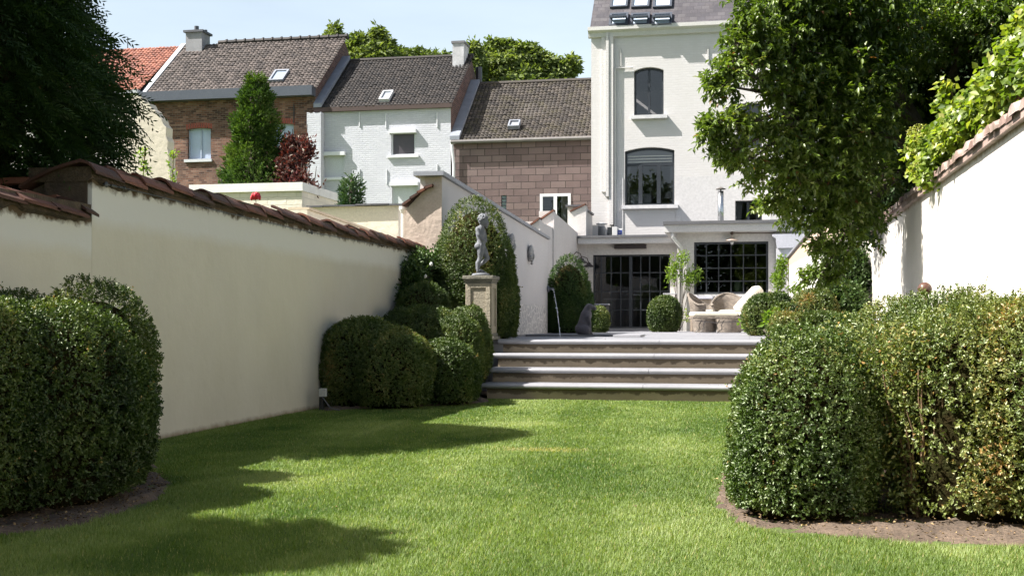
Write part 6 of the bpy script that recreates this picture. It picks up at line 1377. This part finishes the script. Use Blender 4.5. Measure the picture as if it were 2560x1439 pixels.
cypress(-5.1, 5.35, .42, 3.05, 1.4, 500, 'young conifer beyond the left wall, outside the left edge', 62, 14, .03)
cypress(-5.75, 2.9, 1.2, 5.32, 2.6, 1800, 'dark conifer beyond the near left wall, casting shade on the lawn', 63, 14, .035)
cypress(-6.9, .3, 2.1, 7.4, 3.6, 3200, 'unseen dark conifer nearest the viewer beyond the left wall, enlarged to block sky light', 64, 14, .035)  # out of view, made big to shut off sky light and deepen the shade
# screen of trees behind the viewer, mirrored in the windows
def farm_tree(name, lab, cx, cy_, lobes, n, leaf, mat_, trunk_h, group=None, k=5, base=0.):
    return loose(name, lab, 'tree', lobes, n, leaf, mat_, k=k, stemsrc=(cx, cy_, base), clump=leaf*.9, group=group, shell=.5)
HDG = leafmat('garden end tree', [(0, (.02, .045, .012)), (.5, (.045, .085, .02)), (1, (.10, .15, .04))], .25, .06)
for i, x in enumerate((-12.5, -6.5, -.5, 5.5)):
    h = [12.5, 11.5, 13.0, 12.0][i]
    farm_tree('garden_tree', ['tall round green tree behind the viewer, farthest left', 'lower green tree behind the viewer, second from the left', 'tallest green tree behind the viewer', 'green tree behind the viewer, farthest right'][i], x, -12, [((x, -12, h*.5), (3.4, 2.6, h*.36)), ((x+1.2, -11.4, h*.22), (3.0, 2.0, h*.22)), ((x-1, -12, h*.78), (2.4, 2.0, h*.20)), ((x+1.5, -12, h*.72), (1.9, 1.8, h*.2))], 2200, .36, HDG, 2)

# ---- chestnut trees behind the roofs
CHN = leafmat('chestnut leaf', [(0, (.055, .085, .022)), (.5, (.125, .165, .048)), (1, (.24, .28, .10))], .35, .05)
def crown(name, lab, lobes, n, leaf, stem, group): 
    P = []; Q = []
    tv = sum(r[0]*r[2] for c, r in lobes)
    for c, r in lobes:
        m_ = int(n*r[0]*r[2]/tv); d = rdir(m_)*(.72+.32*RNG.random(m_))[:, None]; d *= (1+.18*snoise(d, 4, int(abs(c[0])*7) % 97))[:, None]; P.append(np.array(c)+d*np.array(r)); Q.append(d)
    P = np.concatenate(P); Q = unit(np.concatenate(Q)); m_ = len(P); k = 7
    q = np.repeat(P, k, 0)+RNG.normal(size=(m_*k, 3))*leaf*.25; ax = unit(rdir(m_*k)*np.array([1, 1, .5])+.5*np.repeat(Q, k, 0)+np.array([0, 0, -.25]))
    r_ = np.clip(np.repeat(.45+.3*snoise(P, .9, 5, 2), k)+.2*RNG.normal(size=m_*k), 0, 1); t = thing(name, lab, 'tree', stem, group)
    npmesh('foliage', [leafset(q, ax, np.repeat(Q, k, 0)+.5*rdir(m_*k), leaf*(.8+.4*RNG.random(m_*k)), leaf*.42, r_, 0)], [CHN], t)
    m = MB(); a = Vector(stem); m.tube([a, a+Vector((0, 0, 6))], [.4, .3], 10)
    for c, r in lobes: b = Vector(c); m.tube([a+Vector((0, 0, 5)), (a+Vector((0, 0, 6))).lerp(b, .6), b], [.25, .14, .05], 6)
    m.build('trunk', BARK, t)
def LB(px, py, d, rx, rz=None): q = at_d(px, py, d); return (tuple(q), (rx, rx, rz or rx))
G_ = 'leafy trees behind the roofs'
crown('chestnut_tree', 'big leafy green tree behind the brown clad house roof', [LB(1262, 180, 62, 1.2, 1.0), LB(1300, 150, 62, .8, .7), LB(1330, 135, 62, .45, .5), LB(1235, 130, 62, .45, .6), LB(1225, 150, 62, .5, .5), LB(1345, 170, 62, .9, .7), LB(1385, 190, 62, .9, .7), LB(1425, 165, 62, .35, .45), LB(1405, 180, 62, .6, .5), LB(1270, 125, 62, .35, .45), LB(1205, 190, 62, .8, .7), LB(1310, 205, 62, 1.5, .8), LB(1240, 200, 62, .9, .7), LB(1300, 240, 63, 3.2, 1.0)], 5200, .34, tuple(at_d(1300, HY, 62).xy)+(0,), G_)
crown('chestnut_tree', 'leafy green tree between the brick house gable and the white house chimney', [LB(900, 120, 62, .55, .6), LB(915, 140, 62, .7, .6), LB(945, 98, 62, .35, .45), LB(955, 118, 62, .5, .45), LB(940, 150, 62, 1.2, .6), LB(1010, 158, 64, 1.3, .5), LB(1085, 158, 64, 1.1, .4), LB(985, 142, 64, .6, .4), LB(1045, 145, 64, .5, .35)], 3200, .34, tuple(at_d(960, HY, 62).xy)+(0,), G_)
crown('chestnut_tree', 'small tip of a leafy tree showing over the ridge of the brick house', [LB(835, 88, 60, .28, .45), LB(826, 105, 60, .35, .35)], 160, .30, tuple(at_d(832, HY, 60).xy)+(0,), G_)
crown('chestnut_tree', 'slim leafy treetop just right of the white house chimney', [LB(1183, 140, 60, .35, .6), LB(1185, 170, 60, .5, .6)], 350, .32, tuple(at_d(1184, HY, 60).xy)+(0,), G_)

# ---- big overhanging fruit tree on the right
FR = leafmat('fruit tree leaf', [(0, (0.036, 0.067, 0.011)), (.35, (0.075, 0.122, 0.017)), (.7, (0.122, 0.174, 0.030)), (.93, (0.182, 0.222, 0.063)), (1, (0.222, 0.095, 0.040))], .38, .12, .28)
tips = []
def fruit_tree():
    base = Vector((2.9, 16.5, 0)); t = thing('fruit_tree', 'large dark leafy tree overhanging the right garden wall', 'tree', base)
    # lobes: (px, py, d, radius m)
    LBS = [(1890, 70, 13.6, .36), (1960, 35, 14.0, .50), (2060, 20, 14.2, .55), (1845, 120, 13.4, .15), (1835, 175, 13.3, .15), (1900, 150, 13.6, .32), (1985, 140, 14.0, .50), (2080, 120, 14.3, .6), (2180, 60, 14.4, .6),
           (1815, 215, 13.3, .13), (1950, 235, 13.6, .20), (2020, 250, 13.9, .38), (2100, 240, 14.0, .52), (2190, 190, 14.2, .45), (1800, 318, 13.0, .08), (1835, 308, 13.1, .12), (1880, 305, 13.3, .10), (1945, 330, 13.5, .22), (2010, 345, 13.8, .40), (2090, 350, 14.0, .52),
           (1838, 375, 13.1, .14), (1868, 405, 13.3, .15), (1905, 420, 13.5, .16), (1975, 430, 13.7, .34), (2045, 450, 14.0, .45), (2120, 450, 14.3, .48), (1950, 505, 13.9, .13), (2015, 530, 14.1, .26), (2085, 545, 14.3, .36), (2150, 530, 14.8, .4),
           (2050, 610, 14.4, .12), (2085, 630, 14.6, .18), (2125, 600, 14.8, .24), (2050, 690, 14.6, .08), (2090, 690, 14.8, .14), (2290, 110, 15, .5), (2400, 50, 15, .6), (2500, 40, 14.5, .6), (2160, 330, 14.6, .36), (2215, 290, 15.2, .36), (2200, 420, 15.4, .34), (2250, 200, 15.4, .42), (2140, -60, 14.2, .7), (1960, -50, 14, .5)]
    P = []; Qd = []; m = MB(); trunk_top = Vector((2.4, 16.2, 2.9)); m.tube([base, Vector((2.75, 16.4, 1.4)), trunk_top], [.17, .14, .11], 10)
    hubs = [Vector((1.6, 15.2, 3.6)), Vector((.9, 14.6, 3.2)), Vector((1.2, 15., 4.4)), Vector((2.6, 15.8, 4.5)), Vector((1.7, 15.8, 2.6))]
    for h in hubs: m.tube([trunk_top, trunk_top.lerp(h, .5)+Vector((0, 0, .15)), h], [.09, .06, .045], 7)
    for i, (px, py, d, r) in enumerate(LBS):
        c = at_d(px, py, d); hub = min(hubs, key=lambda q: (q-c).length); m.tube([hub, hub.lerp(c, .5)+Vector((0, 0, .12)), c], [.035, .022, .010], 6)
        n = int((215 if py < 540 else 110)*(r/.5)**2)+5; dd = rdir(n); rad = (RNG.random(n)**.45); p = np.array(c)+dd*(rad*r*(1+.5*snoise(dd, 3.5, i)))[:, None]*np.array([1, 1, .85]); P.append(p); Qd.append(dd)
        for _ in range(10): e = c+Vector(rdir(1)[0])*r*.9; m.tube([c, c.lerp(e, .6)+Vector((0, 0, .04)), e], [.010, .006, .003], 5)
    for i in range(150):
        px, py, d, r = LBS[random.choice([0, 0, 3, 4, 5, 9, 9, 10, 14, 14, 15, 16, 17, 20, 20, 21, 22, 23, 26, 27, 28, 30, 33, 34, 6, 11, 24, 25, 31])]; c = Vector(at_d(px, py, d)); dr = Vector((random.uniform(-1, .1), random.uniform(-.9, .4), random.uniform(-.25, .55))).normalized(); l_ = random.uniform(.20, .42)*(.6+r)
        pts = [c+dr*l_*f+Vector((0, 0, -.35*l_*f*f)) for f in np.linspace(0, 1, 7)]; m.tube(pts, [.008-.001*q for q in range(7)], 5)
        nn = int(l_*22)
        for q in range(nn): f = .35+.65*q/nn; P.append(np.array([c+dr*l_*f+Vector((0, 0, -.35*l_*f*f))])); Qd.append(unit(np.array([list(dr)])+.3*rdir(1)))
    m.build('trunk', BARK, t)
    P = np.concatenate(P); Qd = np.concatenate(Qd); m_ = len(P); k = 9
    tw = unit(Qd*.6+rdir(m_)*.8+np.array([-.15, -.25, .0])); u = np.tile(np.linspace(0, 1, k), m_); TL = .14
    q = np.repeat(P, k, 0)+np.repeat(tw, k, 0)*(u*TL)[:, None]; ax = unit(np.repeat(tw, k, 0)*.6+rdir(m_*k)*.75+np.array([0, 0, -.35]))
    r_ = np.clip(np.repeat(.45+.22*snoise(P, 2.2, 5, 2)+.10*RNG.normal(size=m_), k)+.16*RNG.normal(size=m_*k), 0, .94); r_[RNG.random(len(r_)) < .006] = 1
    upv = np.array([0, 0, 1.])+.55*rdir(m_*k)
    npmesh('foliage', [leafset(q, ax, upv, .088*(.65+.5*RNG.random(m_*k)), .038, r_, 0, .2)], [FR], t)
    return t
fruit_tree()
# evergreen mass behind it, leaf colour darkened to stand for its deep shade
DK = leafmat('deep shade leaf', [(0, (.010, .024, .008)), (.5, (.020, .045, .012)), (1, (.05, .09, .025))], .15, .05)
loose('evergreen_tree', 'evergreen tree behind the fruit tree over the right wall, leaves coloured dark for shade', 'tree', [L3(2240, 300, 15.8, (.5, .5, .55)), L3(2215, 430, 15.8, (.4, .4, .45)), L3(2300, 240, 15.8, (.5, .5, .5)), L3(2250, 420, 17.2, (.9, 1, .9)), L3(2350, 330, 16.5, (1, 1, 1)), L3(2250, 230, 17, (1.1, 1, 1)), L3(2420, 180, 16, (1.1, 1, 1)), L3(2190, 500, 18, (.7, .8, .7)), L3(2290, 520, 18, (.8, .9, .6)), L3(2150, 350, 17.5, (.7, .8, .9)), L3(2340, 60, 17, (1.4, 1.2, 1.0)), L3(2520, 60, 16, (1.3, 1.2, 1.0)), L3(2150, 100, 17.5, (1, 1, 1.1)), ((4.6, 15.5, 3.4), (1.5, 2.2, 2.2)), ((3.8, 12.5, 3.4), (1.1, 2.0, 1.5))], 13000, .10, DK, k=7, stemsrc=(3.8, 17, 0), clump=.10, shell=.5, sr=.12)
# ---- bright creeper over the right wall
IV = leafmat('creeper leaf', [(0, (.060, .11, .014)), (.4, (.14, .20, .025)), (.75, (.25, .30, .045)), (1, (.42, .40, .12))], .45, .10, .3)
def creeper():
    t = thing('creeper', 'bright yellow-green creeper spilling over the top of the right wall', 'climber', (XR+.2, 10, ZR)); P = []; n_ = 0; m = MB()
    for (px, py, d, r, n) in ((2300, 370, 12.6, .22, 150), (2330, 400, 12.2, .22, 140), (2310, 430, 12.6, .14, 60), (2345, 340, 11.8, .22, 150), (2385, 330, 11.2, .24, 150), (2420, 290, 10.6, .25, 150), (2460, 250, 10.2, .26, 170), (2500, 210, 9.8, .26, 170), (2540, 170, 9.4, .28, 180), (2555, 100, 9.4, .24, 130), (2530, 120, 9.6, .20, 90), (2350, 260, 11.8, .10, 26), (2352, 215, 11.8, .06, 14), (2362, 300, 11.6, .14, 40), (2480, 300, 10.0, .14, 60), (2560, 50, 9.3, .16, 50), (2280, 425, 12.8, .05, 10), (2440, 230, 10.4, .12, 40), (2590, 190, 9.0, .3, 100)):
        c = np.array(at_d(px, py, d)); dd = rdir(n); P.append(c+np.array([.05, 0, -.03])+dd*(RNG.random(n)**.5*r*.86)[:, None]); b = Vector(c); m.tube([Vector((XR+.15, b.y, ZR+.12)), Vector(((XR+.15+b.x)/2, b.y+.05, b.z)), b], [.012, .008, .004], 5)
    P = np.concatenate(P); m_ = len(P); k = 4; q = np.repeat(P, k, 0)+RNG.normal(size=(m_*k, 3))*.04
    ax = unit(rdir(m_*k)+np.array([-.3, -.3, -.3])); r_ = np.clip(np.repeat(.5+.25*snoise(P, 5, 5, 2), k)+.2*RNG.normal(size=m_*k), 0, 1)
    npmesh('foliage', [leafset(q, ax, np.array([-.6, -.3, .8])+.7*rdir(m_*k), .075*(.6+.6*RNG.random(m_*k)), .062, r_, 0, .15)], [IV], t); m.build('stems', STEM, t)
    # greenish flower heads
    for i, (px, py, d) in enumerate(((2300, 330, 12.3), (2318, 405, 12.3))):
        c = np.array(at_d(px, py, d)); n = 260; q = c+rdir(n)*np.array([.13, .13, .08])*(.8+.2*RNG.random(n))[:, None]
        npmesh('flower_head', [leafset(q, rdir(n), rdir(n), .02, .016, .85+.15*RNG.random(n), 0)], [IV], t)
creeper()
